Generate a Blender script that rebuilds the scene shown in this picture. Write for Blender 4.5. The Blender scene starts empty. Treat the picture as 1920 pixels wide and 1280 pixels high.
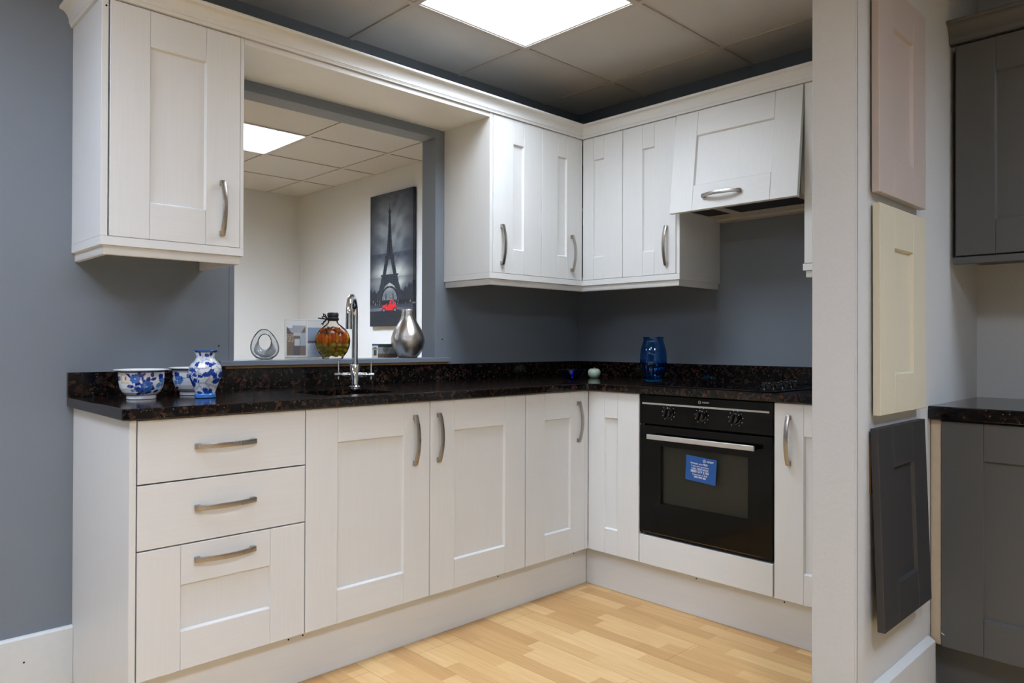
import bpy, bmesh, math, random
from mathutils import Vector, Matrix
R = math.radians
random.seed(7)
sc = bpy.context.scene
col = sc.collection

# ------------------------------------------------------------------ camera
F_PX, PY = 1366.9, 634.4
cd = bpy.data.cameras.new('camera'); cam = bpy.data.objects.new('camera', cd); col.objects.link(cam)
cd.sensor_fit = 'HORIZONTAL'; cd.sensor_width = 36.0; cd.lens = F_PX / 1920 * 36.0
cd.shift_y = (PY - 640.0) / 1920.0
cd.clip_start = 0.05
yaw, pitch, roll = R(44.132), R(0.332), R(0.196)
fw = Vector((math.sin(yaw) * math.cos(pitch), math.cos(yaw) * math.cos(pitch), math.sin(pitch)))
rt = Vector((math.cos(yaw), -math.sin(yaw), 0)); up = rt.cross(fw)
r2 = rt * math.cos(roll) + up * math.sin(roll); u2 = -rt * math.sin(roll) + up * math.cos(roll)
m = Matrix((r2, u2, -fw)).transposed().to_4x4(); m.translation = Vector((-3.1513, -2.7324, 1.1054))
cam.matrix_world = m
sc.camera = cam

# ------------------------------------------------------------------ world, exposure
w = bpy.data.worlds.new('world'); sc.world = w; w.use_nodes = True
bg = w.node_tree.nodes['Background']; bg.inputs[0].default_value = (0.70, 0.84, 1.0, 1); bg.inputs[1].default_value = 0.05
sc.view_settings.view_transform = 'Standard'; sc.view_settings.look = 'None'
sc.view_settings.exposure = 0.05; sc.view_settings.gamma = 1.0; sc.view_settings.use_curve_mapping = False
LAMP_POWER = [23.5, 26.5, 26.0, 60.0, 92.0, 40.0, 11.0]   # kitchen, bay, left, added front fill, far room, added showroom panels, added left fill
LENS = [1.4, 1.5, 0.5, 1.0, 1.5, 1.0, 0.6]
LAMP_TINTS = [(0.917, 1.02, 1.166), (0.845, 1.02, 1.293), (0.893, 1.02, 1.261), (0.917, 1.02, 1.23), (0.835, 1.0, 1.27), (0.864, 1.02, 1.272), (0.893, 1.02, 1.261)]

# ------------------------------------------------------------------ materials
def lin(c):
    return tuple((v / 255 / 12.92) if v <= 10 else ((v / 255 + 0.055) / 1.055) ** 2.4 for v in c)

def nt(name):
    mt = bpy.data.materials.new(name); mt.use_nodes = True
    t = mt.node_tree; b = t.nodes['Principled BSDF']
    return mt, t, b

def node(t, kind, **kw):
    n = t.nodes.new(kind)
    for k, v in kw.items():
        if k.startswith('i_'):
            n.inputs[k[2:].replace('_', ' ')].default_value = v
        else:
            setattr(n, k, v)
    return n

def link(t, a, ao, b, bi):
    t.links.new(a.outputs[ao], b.inputs[bi])

def plain(name, rgb, rough=0.5, metal=0.0, bump=0.0, scale=40.0, vary=0.04, spec=0.5, coat=0.0):
    mt, t, b = nt(name)
    c = lin(rgb)
    b.inputs['Roughness'].default_value = rough; b.inputs['Metallic'].default_value = metal
    b.inputs['Specular IOR Level'].default_value = spec
    b.inputs['Coat Weight'].default_value = coat; b.inputs['Coat Roughness'].default_value = 0.05
    g = node(t, 'ShaderNodeNewGeometry')
    n = node(t, 'ShaderNodeTexNoise', i_Scale=scale, i_Detail=4.0)
    link(t, g, 'Position', n, 'Vector')
    r = node(t, 'ShaderNodeValToRGB')
    r.color_ramp.elements[0].color = (*[max(0, v * (1 - vary)) for v in c], 1); r.color_ramp.elements[0].position = 0.3
    r.color_ramp.elements[1].color = (*[min(1, v * (1 + vary)) for v in c], 1); r.color_ramp.elements[1].position = 0.7
    link(t, n, 'Fac', r, 'Fac'); link(t, r, 'Color', b, 'Base Color')
    if bump:
        bp = node(t, 'ShaderNodeBump', i_Strength=bump, i_Distance=0.002)
        link(t, n, 'Fac', bp, 'Height'); link(t, bp, 'Normal', b, 'Normal')
    return mt

def grain(name, rgb, axis, rough=0.42, amount=0.10, vary=0.012):
    mt, t, b = nt(name); c = lin(rgb)
    b.inputs['Roughness'].default_value = rough
    g = node(t, 'ShaderNodeNewGeometry'); mp = node(t, 'ShaderNodeMapping')
    s = (150, 150, 5) if axis == 'v' else (5, 5, 150)
    mp.inputs['Scale'].default_value = s
    link(t, g, 'Position', mp, 'Vector')
    n = node(t, 'ShaderNodeTexNoise', i_Scale=1.0, i_Detail=3.0, i_Distortion=0.6)
    link(t, mp, 'Vector', n, 'Vector')
    r = node(t, 'ShaderNodeValToRGB')
    r.color_ramp.elements[0].color = (*[v * (1 - vary) for v in c], 1); r.color_ramp.elements[0].position = 0.35
    r.color_ramp.elements[1].color = (*[min(1, v * (1 + vary)) for v in c], 1); r.color_ramp.elements[1].position = 0.65
    bp = node(t, 'ShaderNodeBump', i_Strength=amount, i_Distance=0.0012)
    link(t, n, 'Fac', r, 'Fac'); link(t, r, 'Color', b, 'Base Color')
    link(t, n, 'Fac', bp, 'Height'); link(t, bp, 'Normal', b, 'Normal')
    return mt

def granite(name, fade=1.0):
    mt, t, b = nt(name)
    b.inputs['Roughness'].default_value = 0.13; b.inputs['Specular IOR Level'].default_value = 0.4
    g = node(t, 'ShaderNodeNewGeometry')
    n0 = node(t, 'ShaderNodeTexNoise', i_Scale=70.0, i_Detail=5.0)
    link(t, g, 'Position', n0, 'Vector')
    mixv = node(t, 'ShaderNodeMixRGB', blend_type='ADD', i_Fac=0.022)
    link(t, g, 'Position', mixv, 'Color1'); link(t, n0, 'Color', mixv, 'Color2')
    v = node(t, 'ShaderNodeTexVoronoi', i_Scale=84.0); link(t, mixv, 'Color', v, 'Vector')
    sx = node(t, 'ShaderNodeSeparateColor'); link(t, v, 'Color', sx, 'Color')
    r = node(t, 'ShaderNodeValToRGB'); e = r.color_ramp.elements
    e[0].position = 0.0; e[0].color = (*lin((17, 15, 14)), 1)
    e[1].position = 1.0; e[1].color = (*lin((92, 56, 38)), 1)
    for p, cc in ((0.60, (19, 17, 16)), (0.70, (44, 30, 23)), (0.76, (68, 42, 30)), (0.88, (52, 38, 31)), (0.93, (46, 45, 46))):
        x = e.new(p); x.color = (*lin(cc), 1)
    for x in e: x.color = (*[0.004 + (v - 0.004) * fade for v in x.color[:3]], 1)
    link(t, sx, 'Red', r, 'Fac')
    n1 = node(t, 'ShaderNodeTexNoise', i_Scale=150.0, i_Detail=6.0, i_Roughness=0.75); link(t, g, 'Position', n1, 'Vector')
    r1 = node(t, 'ShaderNodeValToRGB'); r1.color_ramp.elements[0].position = 0.36; r1.color_ramp.elements[1].position = 0.66
    r1.color_ramp.elements[0].color = (0.18, 0.17, 0.16, 1)
    link(t, n1, 'Fac', r1, 'Fac')
    mu = node(t, 'ShaderNodeMixRGB', blend_type='MULTIPLY', i_Fac=1.0); link(t, r, 'Color', mu, 'Color1'); link(t, r1, 'Color', mu, 'Color2')
    v2 = node(t, 'ShaderNodeTexVoronoi', i_Scale=360.0); link(t, g, 'Position', v2, 'Vector')
    s2 = node(t, 'ShaderNodeSeparateColor'); link(t, v2, 'Color', s2, 'Color')
    r2_ = node(t, 'ShaderNodeValToRGB'); r2_.color_ramp.elements[0].position = 0.987; r2_.color_ramp.elements[1].position = 0.995
    r2_.color_ramp.elements[1].color = (*lin((96, 88, 78)), 1)
    link(t, s2, 'Green', r2_, 'Fac')
    ad = node(t, 'ShaderNodeMixRGB', blend_type='LIGHTEN', i_Fac=1.0); link(t, mu, 'Color', ad, 'Color1'); link(t, r2_, 'Color', ad, 'Color2')
    link(t, ad, 'Color', b, 'Base Color')
    return mt

def floor_mat():
    mt, t, b = nt('beech_laminate')
    b.inputs['Roughness'].default_value = 0.38; b.inputs['Specular IOR Level'].default_value = 0.4
    g = node(t, 'ShaderNodeNewGeometry'); mp = node(t, 'ShaderNodeMapping')
    mp.inputs['Rotation'].default_value = (0, 0, R(90)); link(t, g, 'Position', mp, 'Vector')
    br = node(t, 'ShaderNodeTexBrick', offset=0.37, offset_frequency=3, squash=0.7, squash_frequency=2)
    br.inputs['Scale'].default_value = 1.0; br.inputs['Mortar Size'].default_value = 0.0006
    br.inputs['Brick Width'].default_value = 0.43; br.inputs['Row Height'].default_value = 0.066
    br.inputs['Color1'].default_value = (0, 0, 0, 1); br.inputs['Color2'].default_value = (1, 1, 1, 1); br.inputs['Mortar'].default_value = (0.35, 0.35, 0.35, 1)
    link(t, mp, 'Vector', br, 'Vector')
    r = node(t, 'ShaderNodeValToRGB'); e = r.color_ramp.elements
    e[0].color = (*lin((201, 158, 104)), 1); e[1].color = (*lin((232, 196, 140)), 1)
    x = e.new(0.5); x.color = (*lin((220, 180, 123)), 1)
    link(t, br, 'Color', r, 'Fac')
    m2 = node(t, 'ShaderNodeMapping'); m2.inputs['Scale'].default_value = (60, 3.5, 1); link(t, g, 'Position', m2, 'Vector')
    n = node(t, 'ShaderNodeTexNoise', i_Scale=1.0, i_Detail=5.0, i_Distortion=1.2); link(t, m2, 'Vector', n, 'Vector')
    r3 = node(t, 'ShaderNodeValToRGB'); r3.color_ramp.elements[0].color = (0.84, 0.80, 0.76, 1); r3.color_ramp.elements[0].position = 0.3
    r3.color_ramp.elements[1].position = 0.68; link(t, n, 'Fac', r3, 'Fac')
    mu = node(t, 'ShaderNodeMixRGB', blend_type='MULTIPLY', i_Fac=0.8); link(t, r, 'Color', mu, 'Color1'); link(t, r3, 'Color', mu, 'Color2')
    # board joints every three strips
    b2 = node(t, 'ShaderNodeTexBrick', offset=0.5, offset_frequency=2)
    b2.inputs['Scale'].default_value = 1.0; b2.inputs['Mortar Size'].default_value = 0.0009; b2.inputs['Brick Width'].default_value = 1.28
    b2.inputs['Row Height'].default_value = 0.198
    b2.inputs['Color1'].default_value = (1, 1, 1, 1); b2.inputs['Color2'].default_value = (1, 1, 1, 1); b2.inputs['Mortar'].default_value = (0.55, 0.45, 0.35, 1)
    link(t, mp, 'Vector', b2, 'Vector')
    m3 = node(t, 'ShaderNodeMixRGB', blend_type='MULTIPLY', i_Fac=1.0); link(t, mu, 'Color', m3, 'Color1'); link(t, b2, 'Color', m3, 'Color2')
    link(t, m3, 'Color', b, 'Base Color')
    return mt

def vcol(name, rough=0.4, coat=0.0, spec=0.5):
    mt, t, b = nt(name)
    a = node(t, 'ShaderNodeVertexColor', layer_name='Col'); link(t, a, 'Color', b, 'Base Color')
    b.inputs['Roughness'].default_value = rough; b.inputs['Coat Weight'].default_value = coat
    b.inputs['Specular IOR Level'].default_value = spec; b.inputs['Coat Roughness'].default_value = 0.04
    return mt

def brushed(name, rgb, rough, axis_scale, metal=1.0):
    mt, t, b = nt(name)
    b.inputs['Base Color'].default_value = (*lin(rgb), 1); b.inputs['Metallic'].default_value = metal
    g = node(t, 'ShaderNodeNewGeometry'); mp = node(t, 'ShaderNodeMapping'); mp.inputs['Scale'].default_value = axis_scale
    link(t, g, 'Position', mp, 'Vector')
    n = node(t, 'ShaderNodeTexNoise', i_Scale=1.0, i_Detail=2.0); link(t, mp, 'Vector', n, 'Vector')
    r = node(t, 'ShaderNodeMapRange'); r.inputs['To Min'].default_value = rough * 0.75; r.inputs['To Max'].default_value = rough * 1.25
    link(t, n, 'Fac', r, 'Value'); link(t, r, 'Result', b, 'Roughness')
    bp = node(t, 'ShaderNodeBump', i_Strength=0.03, i_Distance=0.0003); link(t, n, 'Fac', bp, 'Height'); link(t, bp, 'Normal', b, 'Normal')
    return mt

def emit(name, rgb, s, lens):
    mt, t, b = nt(name)
    b.inputs['Base Color'].default_value = (0.8, 0.8, 0.8, 1)
    b.inputs['Emission Color'].default_value = (*rgb, 1)
    # prismatic diffuser: most light leaves straight down, less towards the sides
    g = node(t, 'ShaderNodeNewGeometry'); d = node(t, 'ShaderNodeVectorMath', operation='DOT_PRODUCT')
    link(t, g, 'Incoming', d, 0); link(t, g, 'Normal', d, 1)
    a = node(t, 'ShaderNodeMath', operation='ABSOLUTE'); t.links.new(d.outputs['Value'], a.inputs[0])
    p = node(t, 'ShaderNodeMath', operation='POWER'); link(t, a, 0, p, 0); p.inputs[1].default_value = lens
    k = node(t, 'ShaderNodeMath', operation='MULTIPLY'); link(t, p, 0, k, 0); k.inputs[1].default_value = s
    link(t, k, 0, b, 'Emission Strength')
    return mt

def clear_glass(name, tint=(1, 1, 1), gloss=1.0, ior=1.45):
    """thin pane: reflects by fresnel, lets the rest through"""
    mt, t, b = nt(name); t.nodes.remove(b)
    out = [n for n in t.nodes if n.type == 'OUTPUT_MATERIAL'][0]
    tr = node(t, 'ShaderNodeBsdfTransparent'); tr.inputs['Color'].default_value = (*tint, 1)
    gl = node(t, 'ShaderNodeBsdfGlossy'); gl.inputs['Roughness'].default_value = 0.03
    fr = node(t, 'ShaderNodeFresnel'); fr.inputs['IOR'].default_value = ior
    mx = node(t, 'ShaderNodeMixShader'); link(t, fr, 0, mx, 0); link(t, tr, 0, mx, 1); link(t, gl, 0, mx, 2)
    link(t, mx, 0, out, 0)
    return mt

def solid_glass(name, rgb, rough=0.02, bump=0.0, scale=200):
    mt, t, b = nt(name)
    b.inputs['Base Color'].default_value = (*rgb, 1); b.inputs['Transmission Weight'].default_value = 1.0
    b.inputs['Roughness'].default_value = rough; b.inputs['IOR'].default_value = 1.48
    if bump:
        n = node(t, 'ShaderNodeTexNoise', i_Scale=scale); g = node(t, 'ShaderNodeNewGeometry'); link(t, g, 'Position', n, 'Vector')
        bp = node(t, 'ShaderNodeBump', i_Strength=bump, i_Distance=0.002); link(t, n, 'Fac', bp, 'Height'); link(t, bp, 'Normal', b, 'Normal')
    return mt

WHITE = (221, 223, 222)
M = {}
M['white_v'] = grain('white_woodgrain_upright', WHITE, 'v')
M['white_h'] = grain('white_woodgrain_level', WHITE, 'h')
M['white'] = plain('white_board', WHITE, 0.45, scale=60, vary=0.01)
M['grey_v'] = grain('grey_woodgrain_upright', (76, 77, 77), 'v')
M['grey_h'] = grain('grey_woodgrain_level', (76, 77, 77), 'h')
M['grey'] = plain('grey_board', (76, 77, 77), 0.45, vary=0.02)
M['stone_v'] = grain('stone_woodgrain_upright', (170, 158, 150), 'v')
M['stone_h'] = grain('stone_woodgrain_level', (170, 158, 150), 'h')
M['cream_v'] = grain('cream_woodgrain_upright', (190, 184, 162), 'v')
M['cream_h'] = grain('cream_woodgrain_level', (190, 184, 162), 'h')
M['black_v'] = grain('black_woodgrain_upright', (42, 42, 43), 'v')
M['black_h'] = grain('black_woodgrain_level', (42, 42, 43), 'h')
M['cream_board'] = plain('cream_filler', (176, 160, 138), 0.4)
M['wall_blue'] = plain('blue_grey_paint', (119, 127, 137), 0.6, bump=0.12, scale=220, vary=0.015)
M['wall_white'] = plain('white_paint', (214, 213, 208), 0.6, bump=0.15, scale=150, vary=0.015)
M['lilac_white'] = plain('pale_grey_paint', (184, 185, 183), 0.6, bump=0.2, scale=120, vary=0.02)
M['skirting'] = plain('skirting_paint', (214, 217, 216), 0.4, bump=0.05, vary=0.02)
M['tile'] = plain('mineral_tile', (192, 190, 186), 0.9, bump=0.5, scale=320, vary=0.10)
M['tee_bar'] = plain('ceiling_tee_bar', (186, 180, 172), 0.5, vary=0.01)
M['light_frame'] = plain('light_frame', (225, 225, 222), 0.4, vary=0.01)
M['granite'] = granite('brown_speckled_granite')
M['dark_granite'] = granite('black_speckled_granite', 0.45)
M['floor'] = floor_mat()
M['steel'] = brushed('brushed_nickel', (170, 164, 156), 0.30, (260, 260, 30))
M['steel_bar'] = brushed('brushed_aluminium', (205, 203, 200), 0.45, (30, 30, 400), 0.85)
M['chrome'] = brushed('polished_chrome', (225, 228, 230), 0.05, (20, 20, 20))
M['oven_black'] = plain('black_gloss', (5, 5, 4), 0.10, vary=0.02, spec=0.22)
M['oven_glass'] = clear_glass('oven_glass', (0.80, 0.80, 0.77), ior=1.25)
M['oven_inner'] = plain('oven_inner_grey', (82, 83, 76), 0.5, vary=0.05)
M['knob_black'] = plain('knob_black', (12, 12, 13), 0.10, vary=0.02, spec=0.7)
M['hob_glass'] = plain('hob_glass', (9, 9, 10), 0.05, vary=0.02)
M['dark'] = plain('dark_cavity', (12, 12, 12), 0.8)
M['mdf'] = plain('bare_mdf', (128, 92, 48), 0.7, vary=0.08)
M['hood'] = plain('pale_grey_metal', (186, 180, 170), 0.4, vary=0.02)
M['filter'] = plain('black_filter_mesh', (16, 16, 16), 0.6, bump=0.4, scale=500)
M['white_ink'] = plain('white_ink', (232, 236, 240), 0.5, vary=0.0)
M['grey_ink'] = plain('silver_ink', (170, 170, 164), 0.5, vary=0.0)
M['sticker'] = plain('blue_card', (24, 86, 158), 0.5, vary=0.02)
M['china'] = vcol('painted_china', 0.15, 0.6)
M['print'] = vcol('printed_picture', 0.45)
M['blue_glass'] = solid_glass('cobalt_glass', (0.03, 0.42, 0.85))
M['deep_blue_glass'] = solid_glass('deep_blue_glass', (0.02, 0.04, 0.45))
M['celadon'] = plain('celadon_glaze', (172, 190, 168), 0.22, vary=0.05, coat=0.4)
M['red'] = plain('red_glaze', (190, 40, 36), 0.3)
M['flask'] = clear_glass('flask_glass', (0.97, 0.95, 0.90))
M['pepper_orange'] = plain('orange_pepper_skin', (244, 122, 8), 0.3, vary=0.2, scale=90)
M['pepper_yellow'] = plain('amber_pepper_skin', (238, 158, 20), 0.3, vary=0.2, scale=90)
M['olive'] = plain('green_olive_skin', (172, 156, 42), 0.3, vary=0.2, scale=90)
M['berry'] = plain('dark_red_berry_skin', (126, 34, 16), 0.3, vary=0.3, scale=120)
M['brine'] = plain('amber_brine', (168, 88, 12), 0.3, vary=0.2)
M['cap'] = plain('black_ribbed_cap', (20, 22, 22), 0.45)
M['raffia'] = plain('black_raffia', (16, 18, 17), 0.7)
M['crystal'] = clear_glass('crystal', (0.90, 0.92, 0.93), ior=1.45)
M['perspex'] = clear_glass('perspex', (0.90, 0.91, 0.91))
M['paper_edge'] = plain('card_edge', (215, 215, 210), 0.6)
M['batten'] = plain('wood_batten', (112, 74, 32), 0.7, vary=0.15)
M['hole'] = plain('screw_hole', (22, 20, 18), 0.8)
M['chip'] = plain('chipped_white_primer', (220, 222, 218), 0.6)

def hammered():
    mt, t, b = nt('hammered_silver')
    b.inputs['Base Color'].default_value = (*lin((196, 192, 186)), 1); b.inputs['Metallic'].default_value = 1.0; b.inputs['Roughness'].default_value = 0.2
    g = node(t, 'ShaderNodeNewGeometry'); mp = node(t, 'ShaderNodeMapping'); mp.inputs['Scale'].default_value = (260, 260, 420); link(t, g, 'Position', mp, 'Vector')
    v = node(t, 'ShaderNodeTexVoronoi', i_Scale=1.0); link(t, mp, 'Vector', v, 'Vector')
    bp = node(t, 'ShaderNodeBump', i_Strength=0.4, i_Distance=0.0014); link(t, v, 'Distance', bp, 'Height'); link(t, bp, 'Normal', b, 'Normal')
    return mt
M['hammered'] = hammered()
def crackle():
    mt, t, b = nt('silver_crackle')
    b.inputs['Base Color'].default_value = (*lin((242, 244, 244)), 1); b.inputs['Metallic'].default_value = 0.05; b.inputs['Roughness'].default_value = 0.22
    g = node(t, 'ShaderNodeNewGeometry'); v = node(t, 'ShaderNodeTexVoronoi', i_Scale=330.0); link(t, g, 'Position', v, 'Vector')
    bp = node(t, 'ShaderNodeBump', i_Strength=1.0, i_Distance=0.004); link(t, v, 'Distance', bp, 'Height'); link(t, bp, 'Normal', b, 'Normal')
    return mt
M['crackle'] = crackle()

# ------------------------------------------------------------------ geometry builder
def FA(y):   # frame of a unit on the back run: u along +x, v out into the room, w up
    return Matrix(((1, 0, 0, 0), (0, -1, 0, y), (0, 0, 1, 0), (0, 0, 0, 1)))
def FB(x):   # frame of a unit on the right run: u towards the viewer, v out into the room
    return Matrix(((0, -1, 0, x), (-1, 0, 0, 0), (0, 0, 1, 0), (0, 0, 0, 1)))
ID = Matrix.Identity(4)

class G:
    def __init__(s, T=ID):
        s.bm = bmesh.new(); s.T = T; s.mats = []
    def mi(s, mat):
        if mat not in s.mats: s.mats.append(mat)
        return s.mats.index(mat)
    def add(s, tmp, mat, T=None):
        mt = s.T @ T if T is not None else s.T
        i = s.mi(mat)
        bmesh.ops.recalc_face_normals(tmp, faces=tmp.faces)
        mp = {}
        for v in tmp.verts: mp[v] = s.bm.verts.new(mt @ v.co)
        flip = mt.determinant() < 0
        for f in tmp.faces:
            vs = [mp[v] for v in f.verts]
            if flip: vs.reverse()
            try: nf = s.bm.faces.new(vs)
            except ValueError: continue
            nf.material_index = i
        tmp.free()
        return s
    def box(s, x0, x1, y0, y1, z0, z1, mat, bev=0.0, seg=1, T=None):
        t = bmesh.new(); bmesh.ops.create_cube(t, size=1.0)
        for v in t.verts:
            v.co = Vector(((x0 + x1) / 2 + v.co.x * (x1 - x0), (y0 + y1) / 2 + v.co.y * (y1 - y0), (z0 + z1) / 2 + v.co.z * (z1 - z0)))
        if bev: bmesh.ops.bevel(t, geom=list(t.edges), offset=bev, segments=seg, affect='EDGES', profile=0.5)
        return s.add(t, mat, T)
    def prism(s, pts, a0, a1, axis, mat, bev=0.0, T=None):
        """2-D outline pushed along axis: 'x' pts=(y,z), 'y' pts=(x,z), 'z' pts=(x,y)"""
        def P(p, a):
            return Vector({'x': (a, p[0], p[1]), 'y': (p[0], a, p[1]), 'z': (p[0], p[1], a)}[axis])
        t = bmesh.new()
        A = [t.verts.new(P(p, a0)) for p in pts]; B = [t.verts.new(P(p, a1)) for p in pts]
        n = len(pts)
        t.faces.new(A); t.faces.new(list(reversed(B)))
        for i in range(n): t.faces.new((A[i], A[(i + 1) % n], B[(i + 1) % n], B[i]))
        if bev:
            bmesh.ops.recalc_face_normals(t, faces=t.faces)
            es = [e for e in t.edges if len(e.link_faces) == 2 and e.calc_face_angle() > 0.5]
            bmesh.ops.bevel(t, geom=es, offset=bev, segments=2, affect='EDGES', profile=0.5)
        return s.add(t, mat, T)
    def lathe(s, prof, mat, seg=48, T=None, sx=1, sy=1):
        t = bmesh.new(); rings = []
        for r, z in prof:
            if r < 1e-6: rings.append([t.verts.new((0, 0, z))])
            else: rings.append([t.verts.new((r * sx * math.cos(2 * math.pi * k / seg), r * sy * math.sin(2 * math.pi * k / seg), z)) for k in range(seg)])
        for a, b in zip(rings, rings[1:]):
            for k in range(seg):
                k2 = (k + 1) % seg
                if len(a) == 1 and len(b) == 1: continue
                if len(a) == 1: t.faces.new((a[0], b[k], b[k2]))
                elif len(b) == 1: t.faces.new((a[k], a[k2], b[0]))
                else: t.faces.new((a[k], a[k2], b[k2], b[k]))
        return s.add(t, mat, T)
    def tube(s, path, rad, mat, seg=16, T=None):
        path = [Vector(p) for p in path]; n = len(path)
        rads = rad if isinstance(rad, (list, tuple)) else [rad] * n
        t = bmesh.new(); rings = []
        d0 = (path[1] - path[0]).normalized()
        ref = Vector((0, 0, 1)) if abs(d0.z) < 0.9 else Vector((1, 0, 0))
        nrm = (ref - d0 * ref.dot(d0)).normalized()
        for i in range(n):
            d = ((path[min(i + 1, n - 1)] - path[i]).normalized() + (path[i] - path[max(i - 1, 0)]).normalized())
            d = d.normalized() if d.length > 1e-6 else d0
            nrm = (nrm - d * nrm.dot(d)).normalized(); bi = d.cross(nrm)
            rings.append([t.verts.new(path[i] + (nrm * math.cos(2 * math.pi * k / seg) + bi * math.sin(2 * math.pi * k / seg)) * rads[i]) for k in range(seg)])
        for a, b in zip(rings, rings[1:]):
            for k in range(seg): t.faces.new((a[k], a[(k + 1) % seg], b[(k + 1) % seg], b[k]))
        t.faces.new(rings[0]); t.faces.new(list(reversed(rings[-1])))
        return s.add(t, mat, T)
    def sweep(s, path, prof, mat):
        """closed profile (outward, z) along a plan path with mitred corners; outward is to the right of travel"""
        path = [Vector(p) for p in path]; n = len(path); t = bmesh.new(); rings = []
        rgt = lambda d: Vector((d.y, -d.x))
        for i in range(n):
            a = (path[i] - path[i - 1]).normalized() if i > 0 else None
            b = (path[i + 1] - path[i]).normalized() if i < n - 1 else None
            if a is None: o = rgt(b)
            elif b is None: o = rgt(a)
            else:
                o = rgt(a) + rgt(b); o = o / (o.length_squared / 2)
            rings.append([t.verts.new((path[i].x + o.x * p[0], path[i].y + o.y * p[0], p[1])) for p in prof])
        k = len(prof)
        for a, b in zip(rings, rings[1:]):
            for j in range(k): t.faces.new((a[j], a[(j + 1) % k], b[(j + 1) % k], b[j]))
        t.faces.new(rings[0]); t.faces.new(list(reversed(rings[-1])))
        return s.add(t, mat)
    def mesh(s, name, origin=(0, 0, 0), smooth=None):
        me = bpy.data.meshes.new(name)
        o = Vector(origin)
        for v in s.bm.verts: v.co -= o
        s.bm.to_mesh(me); s.bm.free()
        for mt in s.mats: me.materials.append(mt)
        if smooth is not None:
            me.polygons.foreach_set('use_smooth', [True] * len(me.polygons)); me.set_sharp_from_angle(angle=R(smooth))
        return me

def wloc(o):
    v = Vector((0, 0, 0))
    while o is not None: v = v + o.location; o = o.parent
    return v
def tag(o, label=None, cat=None, group=None, kind=None):
    if label: o['label'] = label
    if cat: o['category'] = cat
    if group: o['group'] = group
    if kind: o['kind'] = kind
    return o
def thing(name, label, cat, loc, group=None):
    o = bpy.data.objects.new(name, None); col.objects.link(o); o.location = loc; o.empty_display_size = 0.05
    return tag(o, label, cat, group)
def part(name, g, parent=None, smooth=None, label=None, loc=None):
    """links one mesh; vertices were given in world space"""
    base = wloc(parent) if parent else Vector((0, 0, 0))
    if isinstance(g, G):
        org = Vector(loc) if loc is not None else base
        me = g.mesh(name, org, smooth)
    else: me = g; org = base
    o = bpy.data.objects.new(name, me); col.objects.link(o)
    if parent: o.parent = parent
    o.location = org - base
    if label: o['label'] = label
    return o
def single(name, g, label, cat, loc, smooth=None, group=None):
    return tag(part(name, g, None, smooth, None, loc), label, cat, group)
def structure(name, g, smooth=None):
    o = part(name, g, None, smooth); o['kind'] = 'structure'; return o

# ------------------------------------------------------------------ setting
WY = -0.025          # face of the back wall
CZ = 2.40            # ceiling height
g = G(); g.box(-7.5, 0.12, -6.5, 3.4, -0.06, 0, M['floor']); structure('floor', g)
XL, YN, GAP = -7.5, -6.5, 0.012
# ceiling: tiles between tee bars (the lamp bays stay open)
LAMPS = [(-1.187, -0.776), (-0.587, -3.176), (-3.587, -0.776), (-2.387, -3.176), (-5.987, -0.776), (-5.987, -3.176), (-5.987, -5.576), (-3.587, -5.576), (-2.987, -1.376)]
g = G()
xs = [-0.287 - 0.6 * k for k in range(-1, 13)]
def ceil_part(g, ys, y0, y1, lamps):
    for i in range(len(xs) - 1):
        for j in range(len(ys) - 1):
            xa, xb = sorted((xs[i], xs[i + 1])); ya, yb = sorted((ys[j], ys[j + 1]))
            xb = min(xb, 0.0); ya, yb = max(ya, y0), min(yb, y1); xa = max(xa, XL)
            if xb - xa < 0.03 or yb - ya < 0.03: continue
            if any(abs((xa + xb) / 2 - a) < 0.1 and abs((ya + yb) / 2 - b) < 0.1 for a, b in lamps): continue
            g.box(xa, xb, ya, yb, CZ, CZ + 0.018, M['tile'])
    for x in xs:
        if XL < x < 0: g.box(x - GAP, x + GAP, y0, y1, CZ - 0.006, CZ - 0.0005, M['tee_bar'], 0.001)
    for y in ys:
        if y0 < y < y1: g.box(XL, 0, y - GAP, y + GAP, CZ - 0.0062, CZ - 0.0004, M['tee_bar'], 0.001)
    g.box(XL, 0.0, y0, y1, CZ + 0.06, CZ + 0.08, M['tile'])
ys1 = [-0.476 - 0.6 * k for k in range(-1, 12)]
ceil_part(g, ys1, YN, WY, LAMPS); structure('ceiling', g)
g = G(); ys2 = [1.45 + 0.6 * k for k in range(-3, 5)]
BACK_LAMP = (-1.187, 1.75)
ceil_part(g, ys2, 0.075, 3.25, [BACK_LAMP, (-3.587, 1.75)]); structure('ceiling_rear', g)

OX0, OX1, OZ0, OZ1 = -2.008, -1.006, 1.012, 2.088   # hole cut in the back wall
g = G()
g.box(XL, OX0, WY, 0.075, 0, CZ, M['wall_blue']); g.box(OX1, 0.0, WY, 0.075, 0, CZ, M['wall_blue'])
g.box(OX0, OX1, WY, 0.075, 0, OZ0, M['wall_blue']); g.box(OX0, OX1, WY, 0.075, OZ1, CZ, M['wall_blue'])
for (x, z) in ((-0.975, 1.93), (-0.975, 1.72), (-0.985, 1.12), (-2.045, 1.09), (-0.962, 2.09)):
    g.lathe([(0, -0.0006), (0.0035, -0.0006), (0.0035, 0.001), (0, 0.001)], M['hole'], 10, Matrix.Translation((x, WY, z)) @ Matrix.Rotation(R(90), 4, 'X'))
structure('wall_back', g)
g = G(); g.box(0, 0.1, -1.864, 0.075, 0, CZ + 0.02, M['wall_blue']); structure('wall_right', g)
g = G(); g.box(0, 0.1, YN, -1.985, 0, CZ + 0.02, M['lilac_white']); structure('wall_bay', g)
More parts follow.
